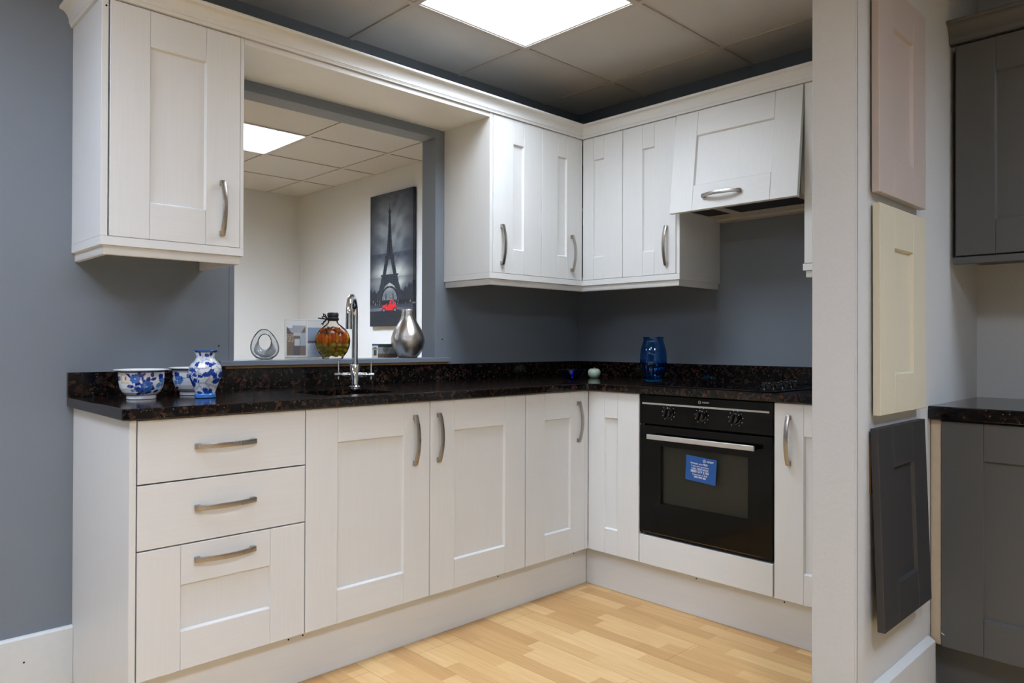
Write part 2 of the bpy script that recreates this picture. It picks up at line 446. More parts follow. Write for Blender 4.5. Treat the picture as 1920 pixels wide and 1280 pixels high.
g = G(); g.box(-4.5, 0.1, 3.25, 3.35, 0, CZ + 0.02, M['wall_white']); structure('wall_rear', g)
g = G(); g.box(0, 0.1, 0.075, 3.25, 0, CZ + 0.02, M['wall_white']); structure('wall_rear_right', g)
g = G(); g.box(XL, 0.1, YN - 0.1, YN, 0, CZ + 0.02, M['wall_white']); structure('wall_light_block', g)  # unseen wall, added so world light enters from the left only
# partition between the bays with corner bead on its end
g = G(); g.box(-1.155, 0.1, -1.985, -1.864, 0, CZ + 0.02, M['lilac_white'], 0.002)
g.box(-1.1565, -1.128, -1.9862, -1.9845, 0, CZ, M['lilac_white'], 0.0006)
g.box(-1.1565, -1.1545, -1.9862, -1.9795, 0, CZ, M['lilac_white'], 0.0006)
structure('wall_partition', g)
g = G(); g.prism([(-2.006, 0), (-2.006, 0.164), (-1.9855, 0.178), (-1.9855, 0)], -1.12, -0.57, 'x', M['lilac_white'], 0.001); structure('baseboard_partition', g)
g = G(); g.prism([(-0.043, 0), (-0.043, 0.178), (-0.036, 0.184), (WY, 0.184), (WY, 0)], XL, -2.5205, 'x', M['skirting'], 0.001)
g.lathe([(0, -0.0006), (0.003, -0.0006), (0.003, 0.001), (0, 0.001)], M['hole'], 10, Matrix.Translation((-2.655, -0.043, 0.105)) @ Matrix.Rotation(R(90), 4, 'X'))
structure('baseboard_left', g)
# painted lining of the opening
g = G()
g.box(OX0, OX0 + 0.02, WY - 0.0015, 0.0765, 1.034, OZ1, M['wall_blue'], 0.001)
g.box(OX1 - 0.024, OX1, WY - 0.0015, 0.0765, 1.034, OZ1, M['wall_blue'], 0.001)
g.box(OX0 + 0.02, OX1 - 0.024, WY - 0.0015, 0.0765, OZ1 - 0.022, OZ1, M['wall_blue'], 0.001)
structure('trim_1', g)
g = G()
g.box(-2.008, -1.006, WY, 0.112, 1.0145, 1.034, M['wall_blue'], 0.0015)
g.box(-2.052, -0.957, -0.057, WY, 1.0145, 1.034, M['wall_blue'], 0.0015)
g.box(-2.03, -0.968, -0.052, WY, 1.0055, 1.0143, M['mdf'])
structure('trim_2', g)

# recessed light panels, some added out of view as fill
def lamp(x, y, label, k):
    lm = emit('light_diffuser', LAMP_TINTS[k], LAMP_POWER[k], LENS[k])
    t = thing('ceiling_light', label, 'light', (x, y, CZ), None)
    g = G()
    for a in ((-0.298, -0.284, -0.298, 0.298), (0.284, 0.298, -0.298, 0.298), (-0.284, 0.284, -0.298, -0.284), (-0.284, 0.284, 0.284, 0.298)):
        g.box(x + a[0], x + a[1], y + a[2], y + a[3], CZ + 0.0, CZ + 0.05, M['light_frame'])
    part('frame', g, t)
    g = G(); g.box(x - 0.284, x + 0.284, y - 0.284, y + 0.284, CZ + 0.002, CZ + 0.008, lm); part('diffuser', g, t)
    return t
lamp(*LAMPS[0], 'large bright square light panel in the tiled ceiling above the worktop corner', 0)
lamp(*BACK_LAMP, 'bright square light panel seen through the wall opening, in the far room ceiling', 4)
for k, (x, y), lb in ((1, LAMPS[1], 'square light panel in the ceiling before the grey cabinets'), (2, LAMPS[2], 'square light panel in the ceiling beyond the left edge'),
                      (3, LAMPS[3], 'added unseen fill light panel in the ceiling just right of the viewer'), (5, LAMPS[4], 'added unseen light panel far left along the blue-grey wall'),  # rest of this list: unseen panels added as fill light
                      (5, LAMPS[5], 'added unseen light panel far left in the middle of the showroom'), (5, LAMPS[6], 'added unseen light panel in the far corner behind the viewer'),  # added to spread the frontal fill over several unseen panels
                      (5, LAMPS[7], 'added unseen light panel behind the viewer'), (6, LAMPS[8], 'added unseen fill light panel in front of the left wall cabinet')):  # last one added to brighten the left wall and cabinet fronts
    lamp(x, y, lb, k)
lamp(-3.587, 1.75, 'square light panel in the far room ceiling, hidden behind the left wall', 5)

# ------------------------------------------------------------------ cabinet pieces
def shaker(g, u0, u1, w0, w1, sl, sr, rt_, rb, mv, mh, v0=0.0, th=0.02, rec=0.0095):
    b = 0.0013
    g.box(u0, u0 + sl, v0 - th, v0, w0, w1, mv, b); g.box(u1 - sr, u1, v0 - th, v0, w0, w1, mv, b)
    g.box(u0 + sl + 0.0006, u1 - sr - 0.0006, v0 - th, v0, w1 - rt_, w1, mh, b); g.box(u0 + sl + 0.0006, u1 - sr - 0.0006, v0 - th, v0, w0, w0 + rb, mh, b)
    g.box(u0 + sl - 0.004, u1 - sr + 0.004, v0 - th + 0.001, v0 - rec, w0 + rb - 0.004, w1 - rt_ + 0.004, mv)
    # sloped inner edge
    e = 0.004
    a0, a1, c0, c1 = u0 + sl, u1 - sr, w0 + rb, w1 - rt_
    T = g.T
    for pts in (((a0, -0.0012, c0), (a0, -0.0012, c1), (a0 + e, -rec, c1 - e), (a0 + e, -rec, c0 + e)),
                ((a1, -0.0012, c0), (a1, -0.0012, c1), (a1 - e, -rec, c1 - e), (a1 - e, -rec, c0 + e)),
                ((a0, -0.0012, c0), (a1, -0.0012, c0), (a1 - e, -rec, c0 + e), (a0 + e, -rec, c0 + e)),
                ((a0, -0.0012, c1), (a1, -0.0012, c1), (a1 - e, -rec, c1 - e), (a0 + e, -rec, c1 - e))):
        t = bmesh.new(); vs = [t.verts.new((p[0], p[1] + v0, p[2])) for p in pts]; t.faces.new(vs)
        lo = [t.verts.new((p[0], v0 - rec - 0.001, p[2])) for p in pts]
        t.faces.new(lo)
        for i in range(4): t.faces.new((vs[i], vs[(i + 1) % 4], lo[(i + 1) % 4], lo[i]))
        g.add(t, mv)

def handle(name, parent, T, u, w, length=0.182, vertical=True, v0=0.0, lab=None):
    """bow handle: curved bar on two solid feet"""
    n = 24; h = length / 2; foot = 0.017
    outer, inner = [], []
    for i in range(n + 1):
        s = -h + length * i / n; k = 1 - (s / h) ** 2
        outer.append((s, 0.013 + 0.019 * k))
    for i in range(n + 1):
        s = -(h - foot) + (length - 2 * foot) * i / n; k = 1 - (s / h) ** 2
        inner.append((s, 0.0065 + 0.0195 * k))
    poly = [(-h + 0.001, 0.0003)] + outer + [(h - 0.001, 0.0003), (h - foot, 0.0003)] + inner[::-1] + [(-(h - foot), 0.0003)]
    g = G(T)
    wd = 0.0075
    if vertical: g.prism([(p[1] + v0, w + p[0]) for p in poly], u - wd, u + wd, 'x', M['steel'], 0.0012)
    else: g.prism([(u + p[0], p[1] + v0) for p in poly], w - wd, w + wd, 'z', M['steel'], 0.0012)
    o = part(name, g, parent, 40)
    o['label'] = lab or 'brushed steel bow handle'
    return o

def carcass(name, t, T, u0, u1, depth, w0, w1, mat, shelf=True, d0=0.0215, th=0.018):
    g = G(T)
    g.box(u0, u0 + th, -depth, -d0, w0, w1, mat, 0.0005); g.box(u1 - th, u1, -depth, -d0, w0, w1, mat, 0.0005)
    g.box(u0 + th, u1 - th, -depth, -d0, w0, w0 + th, mat); g.box(u0 + th, u1 - th, -depth, -d0, w1 - th, w1, mat)
    g.box(u0 + th, u1 - th, -depth, -depth + 0.008, w0 + th, w1 - th, mat)
    if shelf: g.box(u0 + th, u1 - th, -depth + 0.008, -d0 - 0.02, (w0 + w1) / 2, (w0 + w1) / 2 + th, mat)
    return part(name, g, t)

YA, XB = -0.6, -0.6            # door faces of the base units
BT, DB, DT = 0.8905, 0.176, 0.8895
# ---- base: drawer unit with end panel
T = FA(YA)
t = thing('drawer_unit', 'white base unit of three drawers at the left end of the worktop', 'cabinet', (-2.25, -0.3, 0))
carcass('carcass', t, T, -2.502, -2.0005, 0.572, 0.172, BT, M['white'], False)
g = G(T); g.box(-2.5200, -2.5030, -0.574, 0.0, 0.0, BT, M['white_v'], 0.001); part('end_panel', g, t)
for k, (z0, z1) in enumerate(((0.7145, 0.8890), (0.5330, 0.7105), (0.176, 0.5290))):
    g = G(T)
    if k < 2: g.box(-2.4995, -2.0015, -0.02, 0, z0, z1, M['white_h'], 0.0016, 2)
    else: shaker(g, -2.4995, -2.0015, z0, z1, 0.115, 0.115, 0.112, 0.110, M['white_v'], M['white_h'])
    d = part('drawer_front', g, t)
    if k == 2: d['label'] = 'deep bottom drawer front with recessed panel'
    else: d['label'] = ('plain top drawer front', 'plain middle drawer front')[k]
    handle('handle', d, T, -2.258, (0.806, 0.630, 0.482)[k], vertical=False)
# ---- base: sink unit
t = thing('sink_unit', 'white two-door base cabinet under the sink', 'cabinet', (-1.5, -0.3, 0))
carcass('carcass', t, T, -1.9995, -1.0015, 0.572, 0.172, 0.70, M['white'], False)
for u0, u1, hu in ((-1.9985, -1.5015, -1.5715), (-1.4985, -1.0035, -1.4625)):
    g = G(T); shaker(g, u0, u1, DB, DT, 0.115, 0.115, 0.1150, 0.1095, M['white_v'], M['white_h']); d = part('door', g, t)
    handle('handle', d, T, hu, 0.754)
# ---- base: corner unit, door on the left run and fixed panel on the right run
t = thing('corner_base_unit', 'white corner base cabinet with one handled door and a fixed panel beside the oven', 'cabinet', (-0.6, -0.6, 0))
carcass('carcass', t, T, -1.0005, -0.606, 0.572, 0.172, BT, M['white'])
g = G(T); shaker(g, -0.9985, -0.6225, DB, DT, 0.1135, 0.0965, 0.1150, 0.1095, M['white_v'], M['white_h']); d = part('door', g, t)
handle('handle', d, T, -0.671, 0.754)
g = G(T); g.box(-0.6215, -0.6005, -0.021, 0.0, DB, DT, M['white_v'], 0.001); part('corner_post', g, t)
g = G(FB(XB)); shaker(g, 0.6012, 0.8795, DB, DT, 0.093, 0.113, 0.1150, 0.1095, M['white_v'], M['white_h']); part('fixed_panel', g, t)
# ---- base: oven housing
T = FB(XB)
t = thing('oven_housing', 'white housing around the built-in oven with a plain strip below it', 'cabinet', (-0.3, -1.18, 0))
g = G(T)
g.box(0.8805, 0.8818, -0.57, -0.03, 0.172, BT, M['white']); g.box(1.4802, 1.4815, -0.57, -0.03, 0.172, BT, M['white'])
g.box(0.8805, 1.4815, -0.57, -0.03, 0.172, 0.19, M['white']); g.box(0.8805, 1.4815, -0.572, -0.562, 0.172, BT, M['white'])
g.box(0.8818, 1.4802, -0.562, -0.022, 0.278, 0.294, M['white'])
part('carcass', g, t)
g = G(T); g.box(0.8835, 1.4785, -0.02, 0, DB, 0.2965, M['white_h'], 0.0016, 2); part('filler_strip', g, t)
# ---- base: right unit
t = thing('base_cabinet', 'white base cabinet right of the oven, cut off by the partition', 'cabinet', (-0.3, -1.67, 0))
carcass('carcass', t, T, 1.4825, 1.862, 0.572, 0.172, BT, M['white'])
g = G(T); shaker(g, 1.4845, 1.861, DB, DT, 0.109, 0.113, 0.1150, 0.1095, M['white_v'], M['white_h']); d = part('door', g, t)
handle('handle', d, T, 1.540, 0.757)
# ---- plinths
g = G(); g.box(-2.5025, -0.5500, -0.550, -0.534, 0.0005, 0.1715, M['white_h'], 0.0008)
for x in (-2.03, -1.98, -1.11, -0.64): g.lathe([(0, -0.0005), (0.003, -0.0005), (0.003, 0.001), (0, 0.001)], M['hole'], 10, Matrix.Translation((x, -0.55, 0.15)) @ Matrix.Rotation(R(90), 4, 'X'))
single('plinth', g, 'long white plinth board under the drawers and sink unit', 'plinth', (-1.5, -0.54, 0))
g = G(); g.box(-0.550, -0.534, -1.862, -0.5505, 0.0005, 0.1715, M['white_h'], 0.0008)
for y in (-1.13, -1.50): g.lathe([(0, -0.0005), (0.003, -0.0005), (0.003, 0.001), (0, 0.001)], M['hole'], 10, Matrix.Translation((-0.55, y, 0.152)) @ Matrix.Rotation(R(-90), 4, 'Y'))
single('plinth', g, 'white plinth board running under the oven', 'plinth', (-0.54, -1.2, 0))

# ------------------------------------------------------------------ worktop, upstand, sink
ZC0, ZC1 = 0.892, 0.924
def rounded(x0, x1, y0, y1, r, n=6):
    out = []
    for cx, cy, a in ((x1 - r, y0 + r, -90), (x1 - r, y1 - r, 0), (x0 + r, y1 - r, 90), (x0 + r, y0 + r, 180)):
        for k in range(n + 1): out.append((cx + r * math.cos(R(a + 90 * k / n)), cy + r * math.sin(R(a + 90 * k / n))))
    return out
SX0, SX1, SY0, SY1 = -1.885, -1.600, -0.530, -0.272
out = [(-2.54, WY - 0.0005), (-2.54, -0.602), (-2.525, -0.617)]
r = 0.05
for k in range(7): out.append((-0.617 - r + r * math.sin(R(90 * k / 6)), -0.617 - r + r * math.cos(R(90 * k / 6))))
out += [(-0.617, -1.863), (-0.0005, -1.863), (-0.0005, WY - 0.0005)]
def holed_slab(outer, hole, z0, z1, mat):
    """slab with one hole, cut by a boolean so that it stays one clean mesh"""
    ga = G(); ga.prism(outer, z0, z1, 'z', mat, 0.004); a = bpy.data.objects.new('cut_a', ga.mesh('cut_a'))
    gb = G(); gb.prism(hole, z0 - 0.05, z1 + 0.05, 'z', mat); b = bpy.data.objects.new('cut_b', gb.mesh('cut_b'))
    col.objects.link(a); col.objects.link(b)
    md = a.modifiers.new('bool', 'BOOLEAN'); md.operation = 'DIFFERENCE'; md.object = b; md.solver = 'EXACT'
    dg = bpy.context.evaluated_depsgraph_get(); me = bpy.data.meshes.new_from_object(a.evaluated_get(dg))
    bpy.data.objects.remove(a); bpy.data.objects.remove(b)
    return me
me = holed_slab(out, rounded(SX0, SX1, SY0, SY1, 0.035), ZC0, ZC1, M['granite'])
wt = bpy.data.objects.new('worktop', me); col.objects.link(wt)
tag(wt, 'dark brown speckled granite worktop running round the corner', 'worktop')
g = G(); g.box(-2.54, -0.0205, -0.045, WY - 0.0003, ZC1 + 0.0003, 1.004, M['granite'], 0.001)
g.box(-0.0205, -0.0003, -1.863, WY - 0.0003, ZC1 + 0.0003, 1.004, M['granite'], 0.001)
single('upstand', g, 'low granite upstand along the wall behind the worktop', 'upstand', (-1.2, -0.035, ZC1))
g = G()
hole = rounded(SX0 - 0.006, SX1 + 0.006, SY0 - 0.006, SY1 + 0.006, 0.04)
inn = rounded(SX0 - 0.004, SX1 + 0.004, SY0 - 0.004, SY1 + 0.004, 0.038)
tb = bmesh.new()
def ring(pts, z): return [tb.verts.new((p[0], p[1], z)) for p in pts]
shr = [((p[0] - (SX0 + SX1) / 2) * 0.93 + (SX0 + SX1) / 2, (p[1] - (SY0 + SY1) / 2) * 0.93 + (SY0 + SY1) / 2) for p in inn]
rim = rounded(SX0 - 0.02, SX1 + 0.02, SY0 - 0.02, SY1 + 0.02, 0.05)
R_ = [ring(rim, ZC0 - 0.0008), ring(inn, ZC0 - 0.0008), ring(shr, 0.735), ring([((p[0] - (SX0 + SX1) / 2) * 0.86 + (SX0 + SX1) / 2, (p[1] - (SY0 + SY1) / 2) * 0.86 + (SY0 + SY1) / 2) for p in inn], 0.722)]
lowr = [ring(rim, ZC0 - 0.006), ring(hole, ZC0 - 0.006), ring([((p[0] - (SX0 + SX1) / 2) * 0.97 + (SX0 + SX1) / 2, (p[1] - (SY0 + SY1) / 2) * 0.97 + (SY0 + SY1) / 2) for p in hole], 0.716)]
def bridge(a, b):
    n = len(a)
    for k in range(n): tb.faces.new((a[k], a[(k + 1) % n], b[(k + 1) % n], b[k]))
bridge(R_[0], R_[1]); bridge(R_[1], R_[2]); bridge(R_[2], R_[3]); tb.faces.new(R_[3])
bridge(R_[0], lowr[0]); bridge(lowr[0], lowr[1]); bridge(lowr[1], lowr[2]); tb.faces.new(lowr[2])
g.add(tb, M['granite'])
t = thing('sink', 'dark sink bowl set in the worktop in front of the tap', 'sink', (-1.74, -0.40, 0.716))
part('bowl', g, t, 40)
g = G(); g.lathe([(0, 0.0), (0.030, 0.0), (0.034, 0.003), (0.036, 0.002), (0.036, -0.001), (0, -0.001)], M['chrome'], 32, Matrix.Translation((-1.74, -0.40, 0.7235))); part('waste', g, t, 40)

# ------------------------------------------------------------------ tap
TX, TY = -1.5814, -0.2170
t = thing('mixer_tap', 'tall chrome mixer tap with swan neck spout and two levers behind the sink', 'tap', (TX, TY, ZC1))
TT = Matrix.Translation((TX, TY, ZC1))
g = G(TT); g.lathe([(0, 0.0002), (0.0235, 0.0002), (0.0235, 0.005), (0.0205, 0.008), (0.0188, 0.010), (0.0188, 0.091), (0.0175, 0.0935), (0.0, 0.0935)], M['chrome'], 40); part('body', g, t, 40)
sd = Vector((-0.66, -0.75, 0)).normalized(); L = 0.070
path = [Vector((0, 0, 0.0925)), Vector((0, 0, 0.20)), Vector((0, 0, 0.275))]
for k in range(1, 17):
    a = math.pi * k / 16
    path.append(Vector((0, 0, 0.287)) + sd * (L - L * math.cos(a)) + Vector((0, 0, L * math.sin(a))))
path += [path[-1] + Vector((0, 0, -0.03))]
end = path[-1]
g = G(TT); g.tube(path, 0.0118, M['chrome'], 24)
g.tube([end + Vector((0, 0, 0.002)), end + Vector((0, 0, -0.026))], 0.0126, M['chrome'], 24)
part('spout', g, t, 50)
hd = Vector((0.718, -0.696, 0))
for sgn in (-1, 1):
    d = hd * sgn; zz = Vector((0, 0, 0.052))
    g = G(TT)
    g.tube([zz + d * 0.017, zz + d * 0.020, zz + d * 0.046, zz + d * 0.048], [0.0085, 0.0105, 0.0105, 0.0095], M['chrome'], 20)
    g.tube([zz + d * 0.047, zz + d * 0.056], 0.0075, M['chrome'], 20)
    g.tube([zz + d * 0.056, zz + d * 0.0575, zz + d * 0.078, zz + d * 0.0795], [0.006, 0.0082, 0.0082, 0.006], M['chrome'], 20)
    h = part('valve', g, t, 40)
    g = G(TT); p0 = zz + d * 0.065
    g.tube([p0 + Vector((0, 0, -0.018)), p0 + Vector((0, 0, 0.056))], 0.0042, M['chrome'], 16); part('lever', g, h, 40)

# ------------------------------------------------------------------ built-in oven
T = FB(XB)
t = thing('oven', 'black built-in oven with three knobs and a steel bar handle', 'oven', (-0.3, -1.18, 0.296))
g = G(T)
g.box(0.8865, 1.4755, -0.55, -0.03, 0.300, 0.885, M['dark']); part('casing', g, t)
g = G(T)
g.box(0.8835, 1.4785, -0.028, -0.002, 0.766, 0.8875, M['oven_black'], 0.0015); cp = part('control_panel', g, t)
g = G(T); g.box(0.897, 1.464, -0.0018, -0.0008, 0.8485, 0.8555, M['grey_ink']); o = part('trim_strip', g, cp); o['label'] = 'thin silver strip across the control panel'
for u in (1.027, 1.181, 1.3285):
    g = G(T)
    K = Matrix.Translation((u, -0.0018, 0.8185)) @ Matrix.Rotation(R(-90), 4, 'X')
    g.lathe([(0, 0), (0.0225, 0), (0.0225, 0.002), (0.019, 0.003), (0.0175, 0.017), (0.0150, 0.0195), (0, 0.0195)], M['knob_black'], 32, K)
    g.box(-0.0032, 0.0032, -0.016, 0.016, 0.017, 0.028, M['oven_black'], 0.0012, 2, K @ Matrix.Rotation(R(20), 4, 'Z'))
    part('knob', g, cp, 40)
# small printed marks round the knobs
for u in (1.027, 1.181, 1.3285):
    g = G(T)
    for k in range(10):
        a = R(-60 + 33 * k); g.box(u + 0.030 * math.cos(a) - 0.0014, u + 0.030 * math.cos(a) + 0.0014, -0.0018, -0.001, 0.8185 + 0.030 * math.sin(a) - 0.0014, 0.8185 + 0.030 * math.sin(a) + 0.0014, M['grey_ink'])
    part('dial_scale', g, cp)
# door: black border, glass window, dark inside
g = G(T)
U0, U1, Z0, Z1 = 0.886, 1.476, 0.3060, 0.7595
a0, a1, c0, c1 = 0.9885, 1.3795, 0.440, 0.678
g.box(U0, a0, -0.024, 0.0, Z0, Z1, M['oven_black'], 0.001); g.box(a1, U1, -0.024, 0.0, Z0, Z1, M['oven_black'], 0.001)
g.box(a0 - 0.001, a1 + 0.001, -0.024, 0.0, Z0, c0, M['oven_black'], 0.0003); g.box(a0 - 0.001, a1 + 0.001, -0.024, 0.0, c1, Z1, M['oven_black'], 0.0003)
dr = part('door', g, t)
g = G(T); g.box(a0 - 0.0006, a1 + 0.0006, -0.005, -0.0012, c0 - 0.0006, c1 + 0.0006, M['oven_glass']); part('window', g, dr)
g = G(T); g.box(a0 - 0.002, a1 + 0.002, -0.034, -0.026, c0 - 0.002, c1 + 0.002, M['oven_inner']); part('inner_pane', g, dr)
g = G(T); g.box(0.948, 1.424, 0.032, 0.041, 0.7085, 0.7275, M['steel_bar'], 0.001)
o = part('bar_handle', g, dr); o['label'] = 'pale brushed metal bar handle'
for u in (0.948, 1.392):
    g = G(T); g.box(u, u + 0.032, 0.0005, 0.0322, 0.711, 0.7250, M['oven_black'], 0.002); part('bracket', g, o)
g = G(T); g.box(0.9, 1.44, -0.0002, 0.0006, 0.3125, 0.3135, M['mdf']); part('seal', g, dr)

def text_mesh(body, size, mat, bold=0.0, spacing=1.0):
    cu = bpy.data.curves.new('lettering', 'FONT'); cu.body = body; cu.size = size; cu.align_x = 'CENTER'; cu.offset = bold; cu.space_character = spacing
    cu.extrude = 0.00015
    ob = bpy.data.objects.new('lettering', cu); col.objects.link(ob)
    dg = bpy.context.evaluated_depsgraph_get(); me = bpy.data.meshes.new_from_object(ob.evaluated_get(dg))
    bpy.data.objects.remove(ob); bpy.data.curves.remove(cu); return me
def add_text(g, body, size, mat, u, v, w, rot=0.0, bold=0.0, sx=1.0):
    me = text_mesh(body, size, mat, bold)
    t_ = bmesh.new(); t_.from_mesh(me); bpy.data.meshes.remove(me)
    K = Matrix.Translation((u, v, w)) @ Matrix.Rotation(rot, 4, 'Y') @ Matrix(((sx, 0, 0, 0), (0, 0, 1, 0), (0, 1, 0, 0), (0, 0, 0, 1)))
    i = g.mi(mat); mt = g.T @ K; mp = {}
    for v_ in t_.verts: mp[v_] = g.bm.verts.new(mt @ v_.co)
    for f in t_.faces:
        try: nf = g.bm.faces.new([mp[x] for x in (f.verts if mt.determinant() > 0 else reversed(f.verts))]); nf.material_index = i
        except ValueError: pass
    t_.free()
def logo(g, u, v, w, h, mat, rot=0.0):
    K = Matrix.Translation((u, v, w)) @ Matrix.Rotation(rot, 4, 'Y') @ Matrix.Rotation(R(-90), 4, 'X')
    ro = h * 0.75
    g.lathe([(ro, 0), (ro, 0.0003), (ro * 0.76, 0.0003), (ro * 0.76, 0), (ro, 0)], mat, 28, K)
    g.box(-ro * .12, ro * .12, -ro * .45, ro * .2, 0, 0.0003, mat, 0, 1, K); g.box(-ro * .12, ro * .12, ro * .3, ro * .5, 0, 0.0003, mat, 0, 1, K)
    cx, sz = math.cos(rot), math.sin(rot)
    du = ro * 1.4 + h * 2.2; dw = -h * 0.36
    add_text(g, 'INDESIT', h * 1.05, mat, u + du * cx + dw * sz, v + 0.0002, w + dw * cx - du * sz, rot, 0.00015)
g = G(T); logo(g, 1.172, -0.0018, 0.8712, 0.0085, M['grey_ink']); part('logo', g, cp)
rot = R(3.6)
SU, SW = 1.1795, 0.6045
g = G(T); K = Matrix.Translation((SU, 0.0002, SW)) @ Matrix.Rotation(rot, 4, 'Y')
g.box(-0.068, 0.068, 0, 0.0006, -0.0495, 0.0495, M['sticker'], 0, 1, K)
st = part('sticker', g, dr); st['label'] = 'blue printed advice card stuck on the oven window'
g = G(T)
def stext(body, size, du, dw, bold=0.0, mat='white_ink'):
    add_text(g, body, size, M[mat], SU + du * math.cos(rot) + dw * math.sin(rot), 0.0010, SW + dw * math.cos(rot) - du * math.sin(rot), rot, bold)
stext('Activate', 0.0100, -0.031, 0.0185, 0.00012); stext('your', 0.0095, -0.0015, 0.0185); stext('FREE', 0.0100, 0.019, 0.0185, 0.00012)
stext('5 year parts guarantee', 0.0088, -0.004, 0.0085)
stext('CALL FREE NOW', 0.0100, -0.004, -0.0025, 0.00012)
stext('0800 519 2105', 0.0135, -0.004, -0.0145, 0.00015)
stext('Customers in ROI', 0.0090, -0.003, -0.0250); stext('1800 848 583', 0.0100, -0.003, -0.0350, 0.00012)
du, dw = 0.014, 0.0365
logo(g, SU + du * math.cos(rot) + dw * math.sin(rot), 0.0010, SW + dw * math.cos(rot) - du * math.sin(rot), 0.0080, M['white_ink'], rot)
part('lettering', g, st)

# ------------------------------------------------------------------ hob
t = thing('hob', 'black glass hob with four control knobs at the right end of the worktop', 'hob', (-0.33, -1.18, ZC1))
g = G(); g.box(-0.588, -0.075, -1.478, -0.890, ZC1 + 0.0003, ZC1 + 0.005, M['hob_glass'], 0.0018, 2); part('glass_top', g, t)
for k in range(4):
    g = G(Matrix.Translation((-0.497 + 0.076 * k, -1.402, ZC1 + 0.0052)))
    g.lathe([(0, 0), (0.0235, 0), (0.0235, 0.002), (0.0205, 0.0035), (0.0195, 0.016), (0.017, 0.0185), (0, 0.0185)], M['knob_black'], 32)
    g.box(-0.003, 0.003, -0.017, 0.017, 0.017, 0.026, M['knob_black'], 0.0012, 2)
    part('knob', g, t, 40)

# ------------------------------------------------------------------ wall units
UF = -0.348; UZ0, UZ1, UDB, UDT = 1.4185, 2.126, 1.4195, 2.1240
UD = 0.348 + WY - 0.001
T = FA(UF)
t = thing('wall_cabinet', 'white one-door wall cabinet alone at the left of the wall opening', 'cabinet', (-2.31, -0.19, UZ0))
carcass('carcass', t, T, -2.509, -2.1095, UD, UZ0, UZ1, M['white'])
g = G(T); g.box(-2.5285, -2.5100, -UD, 0, UZ0, UZ1, M['white_v'], 0.0008)
g.lathe([(0, 0), (0.003, 0), (0.003, 0.0006), (0, 0.0006)], M['hole'], 10, Matrix.Translation((-2.5165, 0, 2.10)) @ Matrix.Rotation(R(-90), 4, 'X')); part('end_panel', g, t)
g = G(T); g.box(-2.1078, -2.0955, -UD, -0.002, UZ0, UZ1, M['white_v'], 0.0008); part('side_panel', g, t)
g = G(T); shaker(g, -2.5050, -2.1095, UDB, UDT, 0.1125, 0.112, 0.1120, 0.1120, M['white_v'], M['white_h']); d = part('door', g, t)
handle('handle', d, T, -2.170, 1.5435)
# narrow door next to the opening
t = thing('wall_cabinet', 'white narrow wall cabinet right of the wall opening with its bare side to it', 'cabinet', (-0.80, -0.19, UZ0))
carcass('carcass', t, T, -0.959, -0.645, UD, UZ0, UZ1, M['white'])
g = G(T); g.box(-0.9775, -0.9600, -UD, 0, UZ0, UZ1, M['white_v'], 0.0008); part('side_panel', g, t)
g = G(T); shaker(g, -0.9565, -0.6455, UDB, UDT, 0.125, 0.119, 0.1120, 0.1105, M['white_v'], M['white_h']); d = part('door', g, t)
handle('handle', d, T, -0.906, 1.5465)
# corner unit
t = thing('corner_wall_cabinet', 'white corner wall cabinet with two narrow doors meeting in the corner', 'cabinet', (-0.34, -0.34, UZ0))
g = G()
g.box(-0.644, -0.626, UF + 0.0215, WY - 0.001, UZ0, UZ1, M['white']); g.box(UF + 0.0215, -0.001, -0.5985, -0.5805, UZ0, UZ1, M['white'])
for z0 in (UZ0, UZ1 - 0.018, 1.77):
    g.box(-0.626, -0.001, UF + 0.0215, WY - 0.001, z0, z0 + 0.018, M['white']); g.box(UF + 0.0215, -0.001, -0.5805, UF + 0.0215, z0, z0 + 0.018, M['white'])
part('carcass', g, t)
g = G(T); shaker(g, -0.6425, -0.3505, UDB, UDT, 0.1115, 0.1145, 0.1120, 0.1105, M['white_v'], M['white_h']); d = part('door', g, t)
handle('handle', d, T, -0.431, 1.5480)
T2 = FB(UF)
g = G(T2); shaker(g, 0.3505, 0.5975, UDB, UDT, 0.068, 0.1135, 0.1120, 0.1105, M['white_v'], M['white_h']); part('door', g, t)
# door before the hood
t = thing('wall_cabinet', 'white one-door wall cabinet between the corner unit and the cooker hood', 'cabinet', (-0.19, -0.76, UZ0))
carcass('carcass', t, T2, 0.5995, 0.898, UF + 0.696 - 0.001, UZ0, UZ1, M['white'])
g = G(T2); g.box(0.8992, 0.9165, -0.347, 0.0, UZ0, UZ1, M['white_v'], 0.0008); part('side_panel', g, t)
g = G(T2); shaker(g, 0.6005, 0.8955, UDB, UDT, 0.1130, 0.1155, 0.1120, 0.1105, M['white_v'], M['white_h']); d = part('door', g, t)
handle('handle', d, T2, 0.8485, 1.5480)
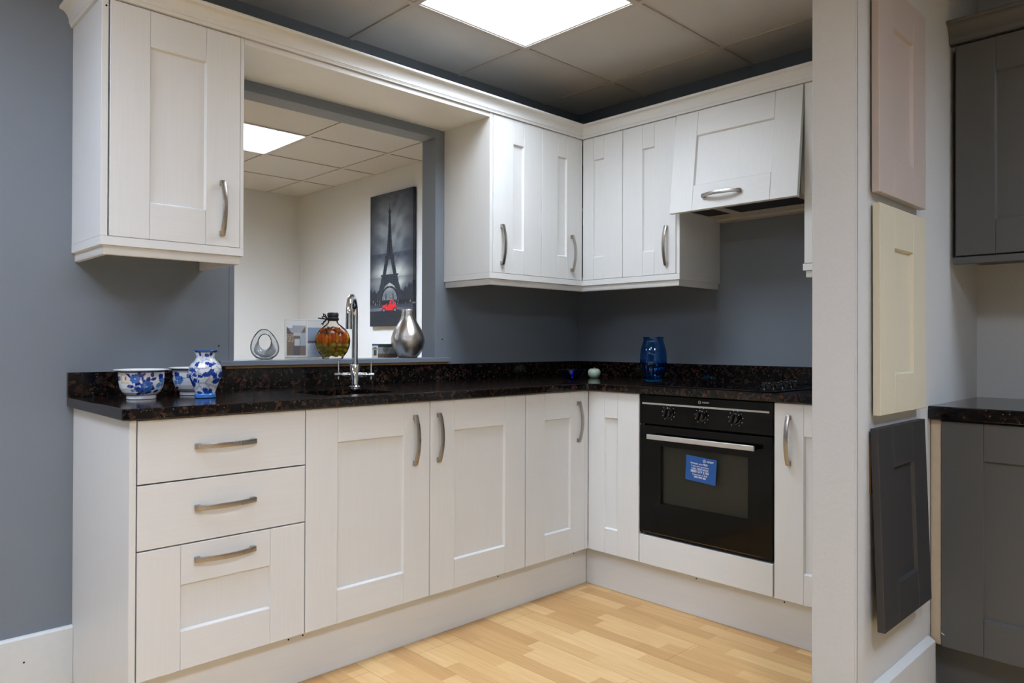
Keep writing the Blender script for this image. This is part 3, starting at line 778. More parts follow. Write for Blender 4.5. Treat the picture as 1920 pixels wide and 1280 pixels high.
# hood cabinet with tilted canopy door
t = thing('hood_cabinet', 'white cabinet over the hob with its wide lift-up door tilted open', 'cabinet', (-0.19, -1.19, 1.70))
g = G(T2)
g.box(0.9172, 0.9345, -0.347, -0.022, 1.70, UZ1, M['white']); g.box(1.4585, 1.4755, -0.347, -0.022, 1.70, UZ1, M['white'])
g.box(0.9345, 1.4585, -0.347, -0.022, UZ1 - 0.018, UZ1, M['white']); g.box(0.9345, 1.4585, -0.347, -0.339, 1.70, UZ1 - 0.018, M['white'])
g.box(0.9345, 1.4585, -0.339, -0.022, 1.835, 1.853, M['white'])
part('carcass', g, t)
tilt = R(7.0); CT = T2 @ Matrix.Translation((0, 0.0005, UDT)) @ Matrix.Rotation(tilt, 4, 'X') @ Matrix.Translation((0, 0, -UDT))
H = 0.449
g = G(CT); shaker(g, 0.8985, 1.4790, UDT - H, UDT, 0.113, 0.113, 0.112, 0.112, M['white_v'], M['white_h']); d = part('canopy_door', g, t)
handle('handle', d, CT, 1.1515, UDT - H + 0.056, vertical=False)
# right wall unit
t = thing('wall_cabinet', 'white wall cabinet right of the cooker hood, mostly hidden by the partition', 'cabinet', (-0.19, -1.67, UZ0))
carcass('carcass', t, T2, 1.494, 1.862, 0.347, UZ0, UZ1, M['white'])
g = G(T2); g.box(1.4765, 1.4932, -0.347, -0.0215, UZ0, UZ1, M['white_v'], 0.0008); part('side_panel', g, t)
g = G(T2); shaker(g, 1.4825, 1.861, UDB, UDT, 0.113, 0.113, 0.112, 0.1105, M['white_v'], M['white_h']); part('door', g, t)
# extractor
t = thing('extractor_hood', 'grey extractor with black filters under the tilted canopy door', 'extractor hood', (-0.17, -1.19, 1.69))
g = G(T2)
u0, u1, zb = 0.9352, 1.4578, 1.690
# tray frame round two filters, v from -0.335 (wall) to -0.015
for a in ((u0, u1, -0.335, -0.195), (u0, u0 + 0.012, -0.195, -0.012), (1.062, 1.108, -0.195, -0.012), (1.435, u1, -0.195, -0.012), (u0, u1, -0.012, 0.0)):
    g.box(a[0], a[1], a[2], a[3], zb, zb + 0.03, M['hood'], 0.001)
g.box(u0, u1, -0.338, -0.28, zb - 0.012, zb, M['hood'], 0.001)
g.box(u0 + 0.02, u1 - 0.02, -0.33, -0.03, zb + 0.0305, zb + 0.135, M['hood'])
part('tray', g, t)
for a0_, a1_ in ((u0 + 0.012, 1.062), (1.108, 1.435)):
    g = G(T2); g.box(a0_ + 0.0005, a1_ - 0.0005, -0.1945, -0.0125, zb + 0.0015, zb + 0.028, M['filter']); part('filter', g, t)

# soffit board bridging the opening
g = G(T); g.box(-2.0945, -0.9785, -UD, -0.002, 2.1065, 2.1255, M['white_h'], 0.0008)
single('bridging_shelf', g, 'white board spanning over the wall opening between the wall cabinets', 'shelf', (-1.53, -0.19, 2.106))
# cornice
prof = [(0.0, 2.1268), (0.0075, 2.1268), (0.0075, 2.1325), (0.0095, 2.1345), (0.0095, 2.1375)]
for k in range(9):
    a = R(90 * k / 8); prof.append((0.0115 + 0.0255 * (1 - math.cos(a)), 2.1385 + 0.0405 * math.sin(a)))
prof += [(0.0395, 2.1815), (0.0395, 2.1895), (-0.012, 2.1895), (-0.012, 2.1268)]
g = G(); g.sweep([(-2.5285, WY - 0.0005), (-2.5285, UF), (UF, UF), (UF, -1.863)], prof, M['white'])
single('cornice', g, 'white cove cornice along the top of the white wall cabinets', 'cornice', (-1.4, -0.36, 2.127), 45)
pel = [(0.0, 1.4182), (0.0, 1.3925), (-0.009, 1.3895), (-0.009, 1.3660), (-0.011, 1.3640), (-0.022, 1.3640), (-0.022, 1.4182)]
g = G(); g.sweep([(-2.5285, WY - 0.0005), (-2.5285, UF), (-2.0960, UF), (-2.0960, WY - 0.0005)], pel, M['white'])
single('light_pelmet', g, 'white stepped pelmet under the left wall cabinet', 'pelmet', (-2.31, -0.34, 1.364), 45)
g = G(); g.sweep([(-0.9775, WY - 0.0005), (-0.9775, UF), (UF, UF), (UF, -0.9165), (-0.001, -0.9165)], pel, M['white'])
single('light_pelmet', g, 'white stepped pelmet under the corner run of wall cabinets', 'pelmet', (-0.6, -0.34, 1.364), 45)
g = G(); g.sweep([(-0.001, -1.4768), (UF, -1.4768), (UF, -1.862)], [(p[0], p[1]) for p in pel], M['white'])
single('light_pelmet', g, 'white stepped pelmet stub beside the partition, right of the hood', 'pelmet', (-0.3, -1.6, 1.364), 45)

# ------------------------------------------------------------------ sample doors on the partition
def sample(name, label, x0, x1, z0, z1, yt, yb, key, batten=False):
    t = thing(name, label, 'cabinet door', ((x0 + x1) / 2, -1.99, z0))
    lean = math.atan2(yt - yb, z1 - z0)
    K = FA(yb) @ Matrix.Translation((0, 0, z0)) @ Matrix.Rotation(lean, 4, 'X') @ Matrix.Translation((0, 0, -z0))
    g = G(K); shaker(g, x0, x1, z0, z1, 0.113, 0.113, 0.116, 0.110, M[key + '_v'], M[key + '_h']); part('panel', g, t)
    g = G()
    i0 = 0.012 if batten else 0.05
    for xx in (x0 + i0, x1 - i0 - 0.045): g.box(xx, xx + 0.045, -1.9852 - 0.0042, -1.9852, z1 - 0.18, z1 - 0.03, M['batten'])
    part('batten', g, t)
sample('sample_door', 'stone-coloured sample door, topmost of three on the partition', -1.073, -0.683, 1.518, 2.109, -2.0105, -2.0115, 'stone')
sample('sample_door', 'cream sample door, middle one of three on the partition', -1.065, -0.683, 0.911, 1.490, -2.0105, -2.0125, 'cream')
sample('sample_door', 'black sample door, lowest of three on the partition', -1.082, -0.690, 0.333, 0.8775, -2.0110, -2.0300, 'black', True)

# ------------------------------------------------------------------ grey kitchen beyond the partition
GX = -0.56; T = FB(GX)
t = thing('grey_base_cabinet', 'dark grey base cabinet at the right edge, below the other worktop', 'cabinet', (-0.3, -2.32, 0))
carcass('carcass', t, T, 2.0195, 2.62, 0.545, 0.146, 0.866, M['grey'])
g = G(T); shaker(g, 2.0200, 2.6185, 0.149, 0.862, 0.115, 0.115, 0.115, 0.113, M['grey_v'], M['grey_h']); d = part('door', g, t)
g = G(T); g.prism([(2.0196, 0.196), (2.0215, 0.192), (2.029, 0.188), (2.0285, 0.1855), (2.0196, 0.1895)], -0.0008, 0.0004, 'y', M['chip']); part('chip', g, d)
g = G(T); g.box(1.9860, 2.0190, -0.05, -0.006, 0.149, 0.866, M['cream_board'], 0.006, 3); o = part('filler_post', g, t, 40); o['label'] = 'cream filler post beside the partition'
g = G(T); g.box(1.9855, 2.65, -0.085, -0.069, 0.0005, 0.1455, M['grey_h'], 0.0008)
single('plinth', g, 'dark grey plinth under the grey base cabinet', 'plinth', (-0.48, -2.3, 0))
g = G(); g.box(-0.576, -0.0005, -2.66, -1.9855, 0.868, 0.909, M['dark_granite'], 0.003, 2)
single('worktop', g, 'black granite worktop on the grey base cabinet at the right edge', 'worktop', (-0.28, -2.3, 0.868))
T = FB(-0.342)
t = thing('grey_wall_cabinet', 'dark grey wall cabinet at the top right edge', 'cabinet', (-0.17, -2.32, 1.4))
carcass('carcass', t, T, 1.9960, 2.6050, 0.340, 1.4000, 2.124, M['grey'])
g = G(T); shaker(g, 2.0040, 2.6030, 1.4050, 2.1200, 0.115, 0.115, 0.112, 0.112, M['grey_v'], M['grey_h']); part('door', g, t)
g = G(); g.prism([(-0.345, 1.3765), (-0.320, 1.3765), (-0.320, 1.3995), (-0.345, 1.3995)], -2.62, -1.9962, 'y', M['grey_h'], 0.0015)
single('light_pelmet', g, 'dark grey pelmet strip under the grey wall cabinet', 'pelmet', (-0.33, -2.3, 1.377))
pr_ = [(-0.342, 2.1265), (-0.350, 2.1265), (-0.350, 2.134)] + [(-0.352 - 0.03 * (1 - math.cos(R(90 * k / 8))), 2.136 + 0.052 * math.sin(R(90 * k / 8))) for k in range(9)] + [(-0.384, 2.190), (-0.384, 2.199), (-0.32, 2.199), (-0.32, 2.1265)]
g = G(); g.prism(pr_, -2.66, -1.9865, 'y', M['grey'])
single('cornice', g, 'dark grey cornice on top of the grey wall cabinet', 'cornice', (-0.35, -2.3, 2.127), 45)

# ------------------------------------------------------------------ painted china
def painted_lathe(prof, fn, seg, T, name, parent, inner=None, dense=100, label=None):
    """dense lathe whose vertices carry the painted decoration; fn(angle, height 0..1 along the outline, z)"""
    pts = []; tot = [0.0]
    for a, b in zip(prof, prof[1:]): tot.append(tot[-1] + math.hypot(b[0] - a[0], b[1] - a[1]))
    j = 0
    for k in range(dense + 1):
        s = tot[-1] * k / dense
        while j < len(prof) - 2 and tot[j + 1] < s: j += 1
        f = 0 if tot[j + 1] == tot[j] else (s - tot[j]) / (tot[j + 1] - tot[j])
        pts.append((prof[j][0] + (prof[j + 1][0] - prof[j][0]) * f, prof[j][1] + (prof[j + 1][1] - prof[j][1]) * f))
    n = len(pts); verts, cols = [], []; hz = tot[-1] / dense * 0.8
    for r_, z in pts:
        for k in range(seg):
            a = 2 * math.pi * k / seg
            verts.append((r_ * math.cos(a), r_ * math.sin(a), z))
            c3 = [lin(fn(a + da * math.pi / seg, z + dz * hz)) for da, dz in ((-.55, -.25), (.15, .55), (.55, -.5))]
            cols.append((*[sum(q[i] for q in c3) / 3 for i in range(3)], 1.0))
    faces = [(i * seg + k, i * seg + (k + 1) % seg, (i + 1) * seg + (k + 1) % seg, (i + 1) * seg + k) for i in range(n - 1) for k in range(seg)]
    nin = len(verts)
    if inner:
        for r_, z in inner:
            for k in range(seg):
                a = 2 * math.pi * k / seg; verts.append((r_ * math.cos(a), r_ * math.sin(a), z)); cols.append((*lin((226, 228, 228)), 1.0))
        i0 = n - 1
        rows = [i0] + [n + i for i in range(len(inner))]
        for i, k2 in zip(rows, rows[1:]):
            for k in range(seg): faces.append((i * seg + k, i * seg + (k + 1) % seg, k2 * seg + (k + 1) % seg, k2 * seg + k))
        faces.append(tuple(rows[-1] * seg + k for k in reversed(range(seg))))
    faces.append(tuple(reversed(range(seg))))
    me = bpy.data.meshes.new(name); me.from_pydata([tuple(T @ Vector(v)) for v in verts], [], faces)
    ca = me.color_attributes.new('Col', 'FLOAT_COLOR', 'POINT')
    ca.data.foreach_set('color', [c for cc in cols for c in cc])
    me.materials.append(M['china']); me.polygons.foreach_set('use_smooth', [True] * len(me.polygons)); me.set_sharp_from_angle(angle=R(50))
    return me

WHT, LB, MB_, DB_ = (222, 224, 226), (130, 165, 210), (44, 100, 178), (14, 40, 128)
def ell(x, y, cx, cy, rx, ry, rot=0.0):
    c, s = math.cos(rot), math.sin(rot); dx, dy = x - cx, y - cy
    a, b = (dx * c + dy * s) / rx, (-dx * s + dy * c) / ry
    return a * a + b * b
def wob(x, y): return 0.16 * math.sin(x * 0.075 + y * 0.05) + 0.12 * math.sin(y * 0.11 - x * 0.06)
BOWL_FL = [(680, 645, 124), (945, 840, 162), (1275, 690, 66), (330, 640, 60)]
BOWL_LF = [(570, 832, 72, 38, .05), (830, 560, 85, 36, -.5), (770, 545, 40, 60, .3), (735, 765, 62, 40, -.4), (970, 665, 46, 60, .3), (1058, 545, 36, 58, 0), (1090, 655, 55, 32, -.5), (880, 700, 34, 34, 0),
           (760, 925, 100, 58, .3), (745, 1015, 70, 26, -.2), (985, 990, 85, 26, -.15), (1085, 890, 40, 42, 0), (1250, 600, 48, 62, 0), (1185, 965, 60, 28, -.3), (520, 560, 60, 40, .6), (845, 640, 22, 50, .1)]
BOWL_LT = [(610, 940, 55, 36, .3), (1210, 815, 52, 66, .5), (720, 850, 70, 24, .1), (1300, 780, 30, 90, .1), (860, 1010, 34, 36, 0)]
def bowl_paint(rot0):
    def fn(a, z):
        if z > 0.0905: return (232, 234, 234)
        a = (a - rot0 + math.pi) % (2 * math.pi) - math.pi
        if abs(a) > math.pi / 2: a = (math.pi - abs(a)) * (1 if a < 0 else -1); back = True
        else: back = False
        x = 820 + 520 * math.sin(a); y = 470 + (0.0875 - z) / (0.0875 - 0.0135) * 590
        if y < 492 and z < 0.0885: return (40, 62, 128)
        if 1048 < y < 1068: return (36, 58, 130)
        if y > 1068: return WHT
        c = WHT; wv = wob(x, y)
        for q in BOWL_LT:
            if ell(x, y, *q) + wv < 1: c = (84, 132, 192)
        for q in BOWL_LF:
            e = ell(x, y, q[0], q[1], q[2] * 1.14, q[3] * 1.14, q[4]) + wv
            if e < 1: c = DB_ if e < 0.86 else (30, 62, 150)
        for cx, cy, r_ in BOWL_FL:
            d = math.hypot(x - cx, y - cy); an = math.atan2(y - cy, x - cx)
            if d < r_ * (0.92 + 0.09 * math.cos(9 * an)):
                k = math.sin(d * 0.16 + 1.2 * math.cos(an * 7))
                c = (28, 80, 156) if k > -0.35 else (84, 134, 196)
                if d < r_ * 0.13: c = (170, 196, 226)
                if d > r_ * 0.85: c = (26, 66, 150)
        if not back:
            if 362 < x < 566 and 515 < y < 765 and (y > 640 or abs(x - 440) < (y - 500) * 0.85 + 20):
                c = (224, 210, 190)
                if x < 400: c = (206, 178, 140)
                if 455 < x < 492 and 590 < y < 680: c = (120, 118, 116)
                if 732 < y < 750 and 395 < x < 545 and int(x / 9) % 2: c = (110, 104, 100)
        return c
    return fn
bowl_out = [(0.0, 0.0005), (0.042, 0.0005), (0.043, 0.0015), (0.0425, 0.0118), (0.046, 0.0135), (0.055, 0.022), (0.0615, 0.036), (0.0648, 0.052), (0.0660, 0.070), (0.0665, 0.084), (0.0690, 0.0880), (0.0795, 0.0912), (0.0805, 0.0925), (0.079, 0.0937)]
bowl_in = [(0.066, 0.0905), (0.062, 0.085), (0.061, 0.060), (0.055, 0.032), (0.035, 0.016), (0.004, 0.014)]
def facing(x, y): return math.atan2(-2.7324 - y, -3.1513 - x)
me = painted_lathe(bowl_out, bowl_paint(0.0), 400, Matrix.Translation((0, 0, 0.0002)), 'china_bowl', None, bowl_in, 150)
for (x, y, lb, sp) in ((-2.385, -0.258, 'blue and white china bowl with a torn price label, leftmost on the worktop', 0.0), (-2.195, -0.180, 'blue and white china bowl half hidden behind the floral vase', 1.25)):
    o = bpy.data.objects.new('china_bowl', me); col.objects.link(o); o.location = (x, y, ZC1); o.rotation_euler.z = facing(x, y) + sp
    tag(o, lb, 'bowl', 'blue and white china bowls')
PATCH = [(345, 478, 40, 40, 0), (580, 462, 60, 26, .2), (680, 470, 55, 24, -.3), (615, 500, 26, 34, 0), (270, 600, 46, 34, .3), (310, 660, 30, 60, 0), (560, 680, 100, 42, -.25), (630, 640, 40, 60, .4), (410, 722, 60, 24, .1), (330, 815, 46, 32, .4),
         (740, 830, 62, 46, -.3), (695, 720, 36, 46, 0), (520, 1030, 74, 46, .35), (350, 1075, 70, 26, .2), (660, 1045, 46, 46, 0), (245, 880, 40, 60, .2), (560, 290, 60, 30, .1), (350, 260, 30, 40, 0), (690, 260, 40, 40, .4), (800, 700, 30, 60, 0), (600, 1080, 120, 26, 0), (235, 760, 26, 50, 0)]
VEINS = [[(405, 540), (372, 680), (350, 850), (385, 930), (470, 1095)], [(380, 862), (520, 870), (610, 730)], [(520, 872), (620, 910), (760, 945)], [(540, 880), (625, 985)], [(350, 940), (265, 995)], [(290, 552), (460, 560), (575, 540)],
         [(425, 315), (440, 420), (405, 540)], [(360, 365), (440, 410), (540, 370), (660, 400)], [(300, 640), (250, 720), (260, 820)], [(740, 520), (800, 620), (720, 640)], [(420, 660), (300, 650)]]
def seg_d(px, py, a, b):
    dx, dy = b[0] - a[0], b[1] - a[1]; L2 = dx * dx + dy * dy
    tt = max(0, min(1, ((px - a[0]) * dx + (py - a[1]) * dy) / L2)); return math.hypot(px - a[0] - tt * dx, py - a[1] - tt * dy)
def vase_paint(rot0):
    def fn(a, z):
        a = (a - rot0 + math.pi) % (2 * math.pi) - math.pi
        if abs(a) > math.pi / 2: a = (math.pi - abs(a)) * (1 if a < 0 else -1)
        y = 1190 - z / 0.1529 * 1000; x = 515 + 315 * math.sin(a)
        if y > 1098: return (52, 118, 196)
        if y < 232: return (30, 76, 150)
        for vn in VEINS:
            for p, q in zip(vn, vn[1:]):
                d = seg_d(x, y, p, q)
                if d < 6: return (222, 226, 230)
                if d < 14: return (56, 92, 160)
        wv = 1.6 * wob(x * 1.4, y * 1.4)
        for q in PATCH:
            e = ell(x, y, q[0], q[1], q[2] * 1.3, q[3] * 1.3, q[4]) + wv
            if e < 1: return (12, 58, 146) if e < 0.8 else (26, 74, 158)
        if abs(a) > 0.95 and math.sin(y * 0.05 + x * 0.02) > 0.2: return (150, 178, 214)
        return (216, 219, 218)
    return fn
vase_out = [(0.0, 0.0004), (0.031, 0.0004), (0.0325, 0.002), (0.0322, 0.012), (0.0300, 0.0140), (0.0312, 0.022), (0.040, 0.045), (0.048, 0.065), (0.0508, 0.0825), (0.0492, 0.098), (0.0420, 0.113), (0.0322, 0.1205), (0.0285, 0.127), (0.0278, 0.1335), (0.0310, 0.1450), (0.0375, 0.1515), (0.0380, 0.1528), (0.0365, 0.1535)]
vase_in = [(0.030, 0.147), (0.0245, 0.134), (0.025, 0.125), (0.030, 0.116), (0.004, 0.112)]
x, y = -2.2195, -0.3460
me = painted_lathe(vase_out, vase_paint(facing(x, y)), 400, Matrix.Translation((x, y, ZC1 + 0.0002)), 'china_vase', None, vase_in, 190)
for v in me.vertices: v.co -= Vector((x, y, ZC1))
o = bpy.data.objects.new('china_vase', me); col.objects.link(o); o.location = (x, y, ZC1)
tag(o, 'blue and white china vase painted with leaves, standing before the second bowl', 'vase')

# ------------------------------------------------------------------ corner ornaments on the worktop
x, y = -0.4829, -0.3985
g = G(Matrix.Translation((x, y, ZC1 + 0.0003)))
g.lathe([(0, 0), (0.026, 0), (0.0285, 0.002), (0.029, 0.006), (0.040, 0.016), (0.056, 0.034), (0.0655, 0.0505), (0.0662, 0.0518), (0.0645, 0.0520), (0.052, 0.036), (0.037, 0.020), (0.022, 0.011), (0, 0.009)], M['deep_blue_glass'], 56)
single('glass_bowl', g, 'small dark blue glass bowl in the worktop corner', 'bowl', (x, y, ZC1), 40)
x, y = -0.2108, -0.3143
t = thing('china_apple', 'pale green china apple with a red stalk next to the blue bowl', 'ornament', (x, y, ZC1))
g = G(Matrix.Translation((x, y, ZC1 + 0.0003)))
g.lathe([(0, 0.003), (0.010, 0.001), (0.017, 0.0), (0.025, 0.006), (0.0315, 0.017), (0.0335, 0.028), (0.0305, 0.040), (0.022, 0.0475), (0.013, 0.0495), (0.006, 0.0470), (0.0, 0.0435)], M['celadon'], 40); part('fruit', g, t, 60)
g = G(Matrix.Translation((x, y, ZC1 + 0.0003))); g.tube([(0, 0, 0.043), (0.001, 0, 0.049), (0.003, 0.001, 0.0545)], [0.0022, 0.0022, 0.0030], M['red'], 12); part('stalk', g, t, 60)
x, y = -0.2798, -0.73
g = G(Matrix.Translation((x, y, ZC1 + 0.0003)))
g.lathe([(0, 0), (0.0385, 0), (0.0415, 0.003), (0.0430, 0.010), (0.0475, 0.024), (0.0565, 0.055), (0.0625, 0.090), (0.0630, 0.118), (0.0590, 0.150), (0.0520, 0.176), (0.0475, 0.188), (0.0462, 0.196), (0.0470, 0.205), (0.0482, 0.2095), (0.0465, 0.2105),
         (0.0440, 0.204), (0.0435, 0.196), (0.0450, 0.187), (0.0495, 0.174), (0.0562, 0.149), (0.0602, 0.118), (0.0597, 0.090), (0.0535, 0.055), (0.0440, 0.026), (0.036, 0.016), (0, 0.014)], M['blue_glass'], 56)
single('glass_vase', g, 'tall cobalt blue glass vase standing on the worktop left of the hob', 'vase', (x, y, ZC1), 40)

# ------------------------------------------------------------------ things on the sill
SZ = 1.0341
# glass ornament with a hole
t = thing('glass_ornament', 'clear egg-shaped glass ornament with a round hole, leftmost on the sill', 'ornament', (-1.845, 0.02, SZ))
def egg(a):   # outer outline (u,w) around centre of the hole
    w_ = -0.0050 + 0.0615 * math.sin(a); f = 1 - 0.27 * math.sin(a)
    return (0.0530 * math.cos(a) * f + 0.003 * math.sin(a) * -1, w_)
KO = Matrix.Translation((-1.845, 0.02, SZ + 0.0665)) @ Matrix.Rotation(R(-22), 4, 'Z')
def loopmesh(g, fo, fi, dep, mat, n=64, m_=14, arc=None):
    tb = bmesh.new(); rings = []
    for i in range(n):
        a = 2 * math.pi * i / n if arc is None else arc[0] + (arc[1] - arc[0]) * i / (n - 1)
        o_, i_ = fo(a), fi(a)
        cx_, cy_ = (o_[0] + i_[0]) / 2, (o_[1] + i_[1]) / 2; hx, hy = (o_[0] - i_[0]) / 2, (o_[1] - i_[1]) / 2
        rings.append([tb.verts.new((cx_ + hx * math.cos(b), dep(a) * math.sin(b), cy_ + hy * math.cos(b))) for b in [2 * math.pi * k / m_ for k in range(m_)]])
    if arc is not None: tb.faces.new(rings[0]); tb.faces.new(list(reversed(rings[-1])))
    for i in range(n if arc is None else n - 1):
        p, q = rings[i], rings[(i + 1) % n]
        for k in range(m_): tb.faces.new((p[k], p[(k + 1) % m_], q[(k + 1) % m_], q[k]))
    g.add(tb, mat)
hole_ = lambda a: (0.0222 * math.cos(a) + 0.001, 0.004 + 0.0300 * math.sin(a))
g = G(KO); loopmesh(g, egg, hole_, lambda a: 0.016 - 0.006 * math.sin(a), M['crystal']); part('body', g, t, 60)
g = G(KO)
tp = lambda a: max(0.03, min(1.0, (0.35 - math.sin(a)) / 0.9))
def crk(a, k):
    o_, i_ = (egg(a)[0] * 0.82, egg(a)[1] * 0.87 + 0.001), (hole_(a)[0] * 1.05, hole_(a)[1] * 1.03)
    f = 1 - tp(a) if k else 0.0
    return (o_[0] + (i_[0] - o_[0]) * (1 - tp(a)), o_[1] + (i_[1] - o_[1]) * (1 - tp(a))) if k else i_
loopmesh(g, lambda a: crk(a, 1), lambda a: crk(a, 0), lambda a: 0.0085 * tp(a) ** 0.5, M['crackle'], 60, 14, (R(160), R(380))); o = part('crackle_core', g, t, 60); o['label'] = 'silvery crackled core'
g = G(KO); g.prism([(-0.030, -0.0662), (0.028, -0.0662), (0.035, -0.0540), (-0.037, -0.0540)], -0.012, 0.012, 'y', M['crystal'], 0.002); part('foot', g, t)

def painted_panel(name, parent, o3, ux, uy, w_, h_, nx, ny, fn, th=0.001, mat='print'):
    """printed sheet with real thickness; o3 lower left corner, ux/uy unit axes, fn(s,t) -> rgb"""
    o3, ux, uy = Vector(o3), Vector(ux), Vector(uy); nn = ux.cross(uy).normalized()
    vs, cs, fs = [], [], []
    for j in range(ny + 1):
        for i in range(nx + 1):
            vs.append(o3 + ux * (w_ * i / nx) + uy * (h_ * j / ny)); cs.append((*lin(fn(i / nx, j / ny)), 1))
    for j in range(ny):
        for i in range(nx): a = j * (nx + 1) + i; fs.append((a, a + 1, a + nx + 2, a + nx + 1))
    k0 = len(vs)
    edge = [i for i in range(nx + 1)] + [j * (nx + 1) + nx for j in range(1, ny + 1)] + [ny * (nx + 1) + i for i in range(nx - 1, -1, -1)] + [j * (nx + 1) for j in range(ny - 1, 0, -1)]
    for i in edge: vs.append(vs[i] - nn * th); cs.append(cs[i])
    n = len(edge)
    for k in range(n): fs.append((edge[(k + 1) % n], edge[k], k0 + k, k0 + (k + 1) % n))
    fs.append(tuple(k0 + k for k in reversed(range(n))))
    base = wloc(parent) if parent else Vector((0, 0, 0))
    me = bpy.data.meshes.new(name); me.from_pydata([tuple(v - base) for v in vs], [], fs)
    ca = me.color_attributes.new('Col', 'FLOAT_COLOR', 'POINT'); ca.data.foreach_set('color', [c for cc in cs for c in cc])
    me.materials.append(M[mat])
    if parent is None: return me
    o = bpy.data.objects.new(name, me); col.objects.link(o); o.parent = parent; return o
def noise2(x, y): return 0.5 + 0.25 * math.sin(12.9 * x + 7.3 * y + 3 * math.sin(5.1 * y)) + 0.25 * math.sin(23.1 * y - 17.7 * x + 2 * math.sin(9.7 * x))

# leaflet holder behind the bottle: leaning clear frame with two prints
t = thing('leaflet_holder', 'clear leaflet holder with two interior pictures, leaning behind the pickle bottle', 'leaflet holder', (-1.62, 0.045, SZ))
ux = Vector((0.99, -0.10, 0)).normalized(); bk = Vector((ux.y * -1, ux.x, 0)); ln = R(13)
uy = Vector((0.10, 0.03, 0)) + bk * math.sin(ln) + Vector((0, 0, math.cos(ln))); uy.normalize()
O = Vector((-1.735, 0.068, SZ + 0.0015))
def slab(g, a0, a1, b0, b1, f0, f1, mat):
    nn = ux.cross(uy).normalized(); tb = bmesh.new(); vs = []
    for f in (f0, f1):
        for a, b in ((a0, b0), (a1, b0), (a1, b1), (a0, b1)): vs.append(tb.verts.new(O + ux * a + uy * b + nn * f))
    for q in ((0, 1, 2, 3), (7, 6, 5, 4), (0, 4, 5, 1), (1, 5, 6, 2), (2, 6, 7, 3), (3, 7, 4, 0)): tb.faces.new([vs[i] for i in q])
    g.add(tb, mat)
g = G(); slab(g, 0, 0.19, 0, 0.172, -0.003, 0, M['perspex']); slab(g, 0, 0.19, 0.0, 0.006, 0.0, 0.010, M['perspex']); part('perspex_back', g, t)
g = G()
for a in ((0, 0.190, 0.168, 0.172), (0.0, 0.003, 0, 0.168), (0.0935, 0.0975, 0, 0.168), (0.187, 0.190, 0, 0.168)): slab(g, a[0], a[1], a[2], a[3], 0.0005, 0.003, M['paper_edge'])
part('perspex_edge', g, t)
def room_pic(s, q):
    if q > 0.86 or q < 0.05 or s < 0.04 or s > 0.97: return (205, 205, 202)
    if q > 0.66 and abs(s - 0.5) < 0.5 * (q - 0.5) / 0.36: return (150, 152, 158) if s > 0.3 or q < 0.8 else (205, 205, 205)
    if s < 0.36:
        if 0.4 < q < 0.62: return (150, 130, 110) if noise2(s * 3, q * 4) > 0.4 else (90, 78, 70)
        return (72, 66, 66) if q > 0.55 else (104, 88, 74)
    if 0.30 < q < 0.50 and 0.42 < s < 0.66: return (178, 178, 176)
    if 0.58 < q < 0.72 and s < 0.75: return (172, 172, 172)
    if s > 0.68 and q < 0.66: return (150, 160, 170) if q > 0.3 else (110, 92, 84)
    return (98, 84, 78) if q > 0.3 else (76, 74, 76)
def tile_pic(s, q):
    if q > 0.80: return (196, 198, 196)
    if q > 0.44: return (122, 138, 156)
    if q > 0.38: return (84, 84, 92)
    return (150, 178, 210) if noise2(s * 6, q * 9) > 0.45 else (206, 214, 224)
nn = ux.cross(uy).normalized()
painted_panel('leaflet', t, O + ux * 0.004 + uy * 0.007 + nn * 0.0018, ux, uy, 0.089, 0.160, 40, 60, room_pic)
painted_panel('leaflet', t, O + ux * 0.098 + uy * 0.007 + nn * 0.0018, ux, uy, 0.089, 0.160, 40, 60, tile_pic)

# bottle of pickles
BX, BY = -1.560, -0.012
t = thing('pickle_bottle', 'round flat glass bottle layered with olives, orange peppers and berries, black cap', 'bottle', (BX, BY, SZ))
KB = Matrix.Translation((BX, BY, SZ)) @ Matrix.Rotation(R(-40), 4, 'Z')
fl = [(0.0, 0.001), (0.040, 0.001), (0.043, 0.003), (0.045, 0.010), (0.060, 0.030), (0.070, 0.055), (0.0725, 0.078), (0.068, 0.102), (0.055, 0.124), (0.036, 0.140), (0.024, 0.149), (0.0205, 0.156), (0.0205, 0.166)]
def prof_r(z):
    for a, b in zip(fl, fl[1:]):
        if a[1] <= z <= b[1] and b[1] > a[1]: return a[0] + (b[0] - a[0]) * (z - a[1]) / (b[1] - a[1])
    return 0.02
SY = 0.46
g = G(KB)
t_ = bmesh.new(); seg = 56; rings = []
for r_, z in fl:
    sy = SY if r_ > 0.03 else SY + (1 - SY) * min(1, (0.036 - min(r_, 0.036)) / 0.0155) if z > 0.12 else SY
    if r_ < 1e-6: rings.append([t_.verts.new((0, 0, z))])
    else: rings.append([t_.verts.new((r_ * math.cos(2 * math.pi * k / seg), r_ * sy * math.sin(2 * math.pi * k / seg), z)) for k in range(seg)])
for a, b in zip(rings, rings[1:]):
    for k in range(seg):
        k2 = (k + 1) % seg
        if len(a) == 1: t_.faces.new((a[0], b[k], b[k2]))
        else: t_.faces.new((a[k], a[k2], b[k2], b[k]))
g.add(t_, M['flask']); part('flask', g, t, 60)
g = G(KB)
core = [(0.0, 0.012)] + [(r_ * 0.93, z) for r_, z in fl if 0.012 < z < 0.135] + [(0.0, 0.138)]
g.lathe(core, M['brine'], 40, Matrix.Scale(0.26 / 0.93, 4, Vector((0, 1, 0)))); part('brine', g, t, 60)
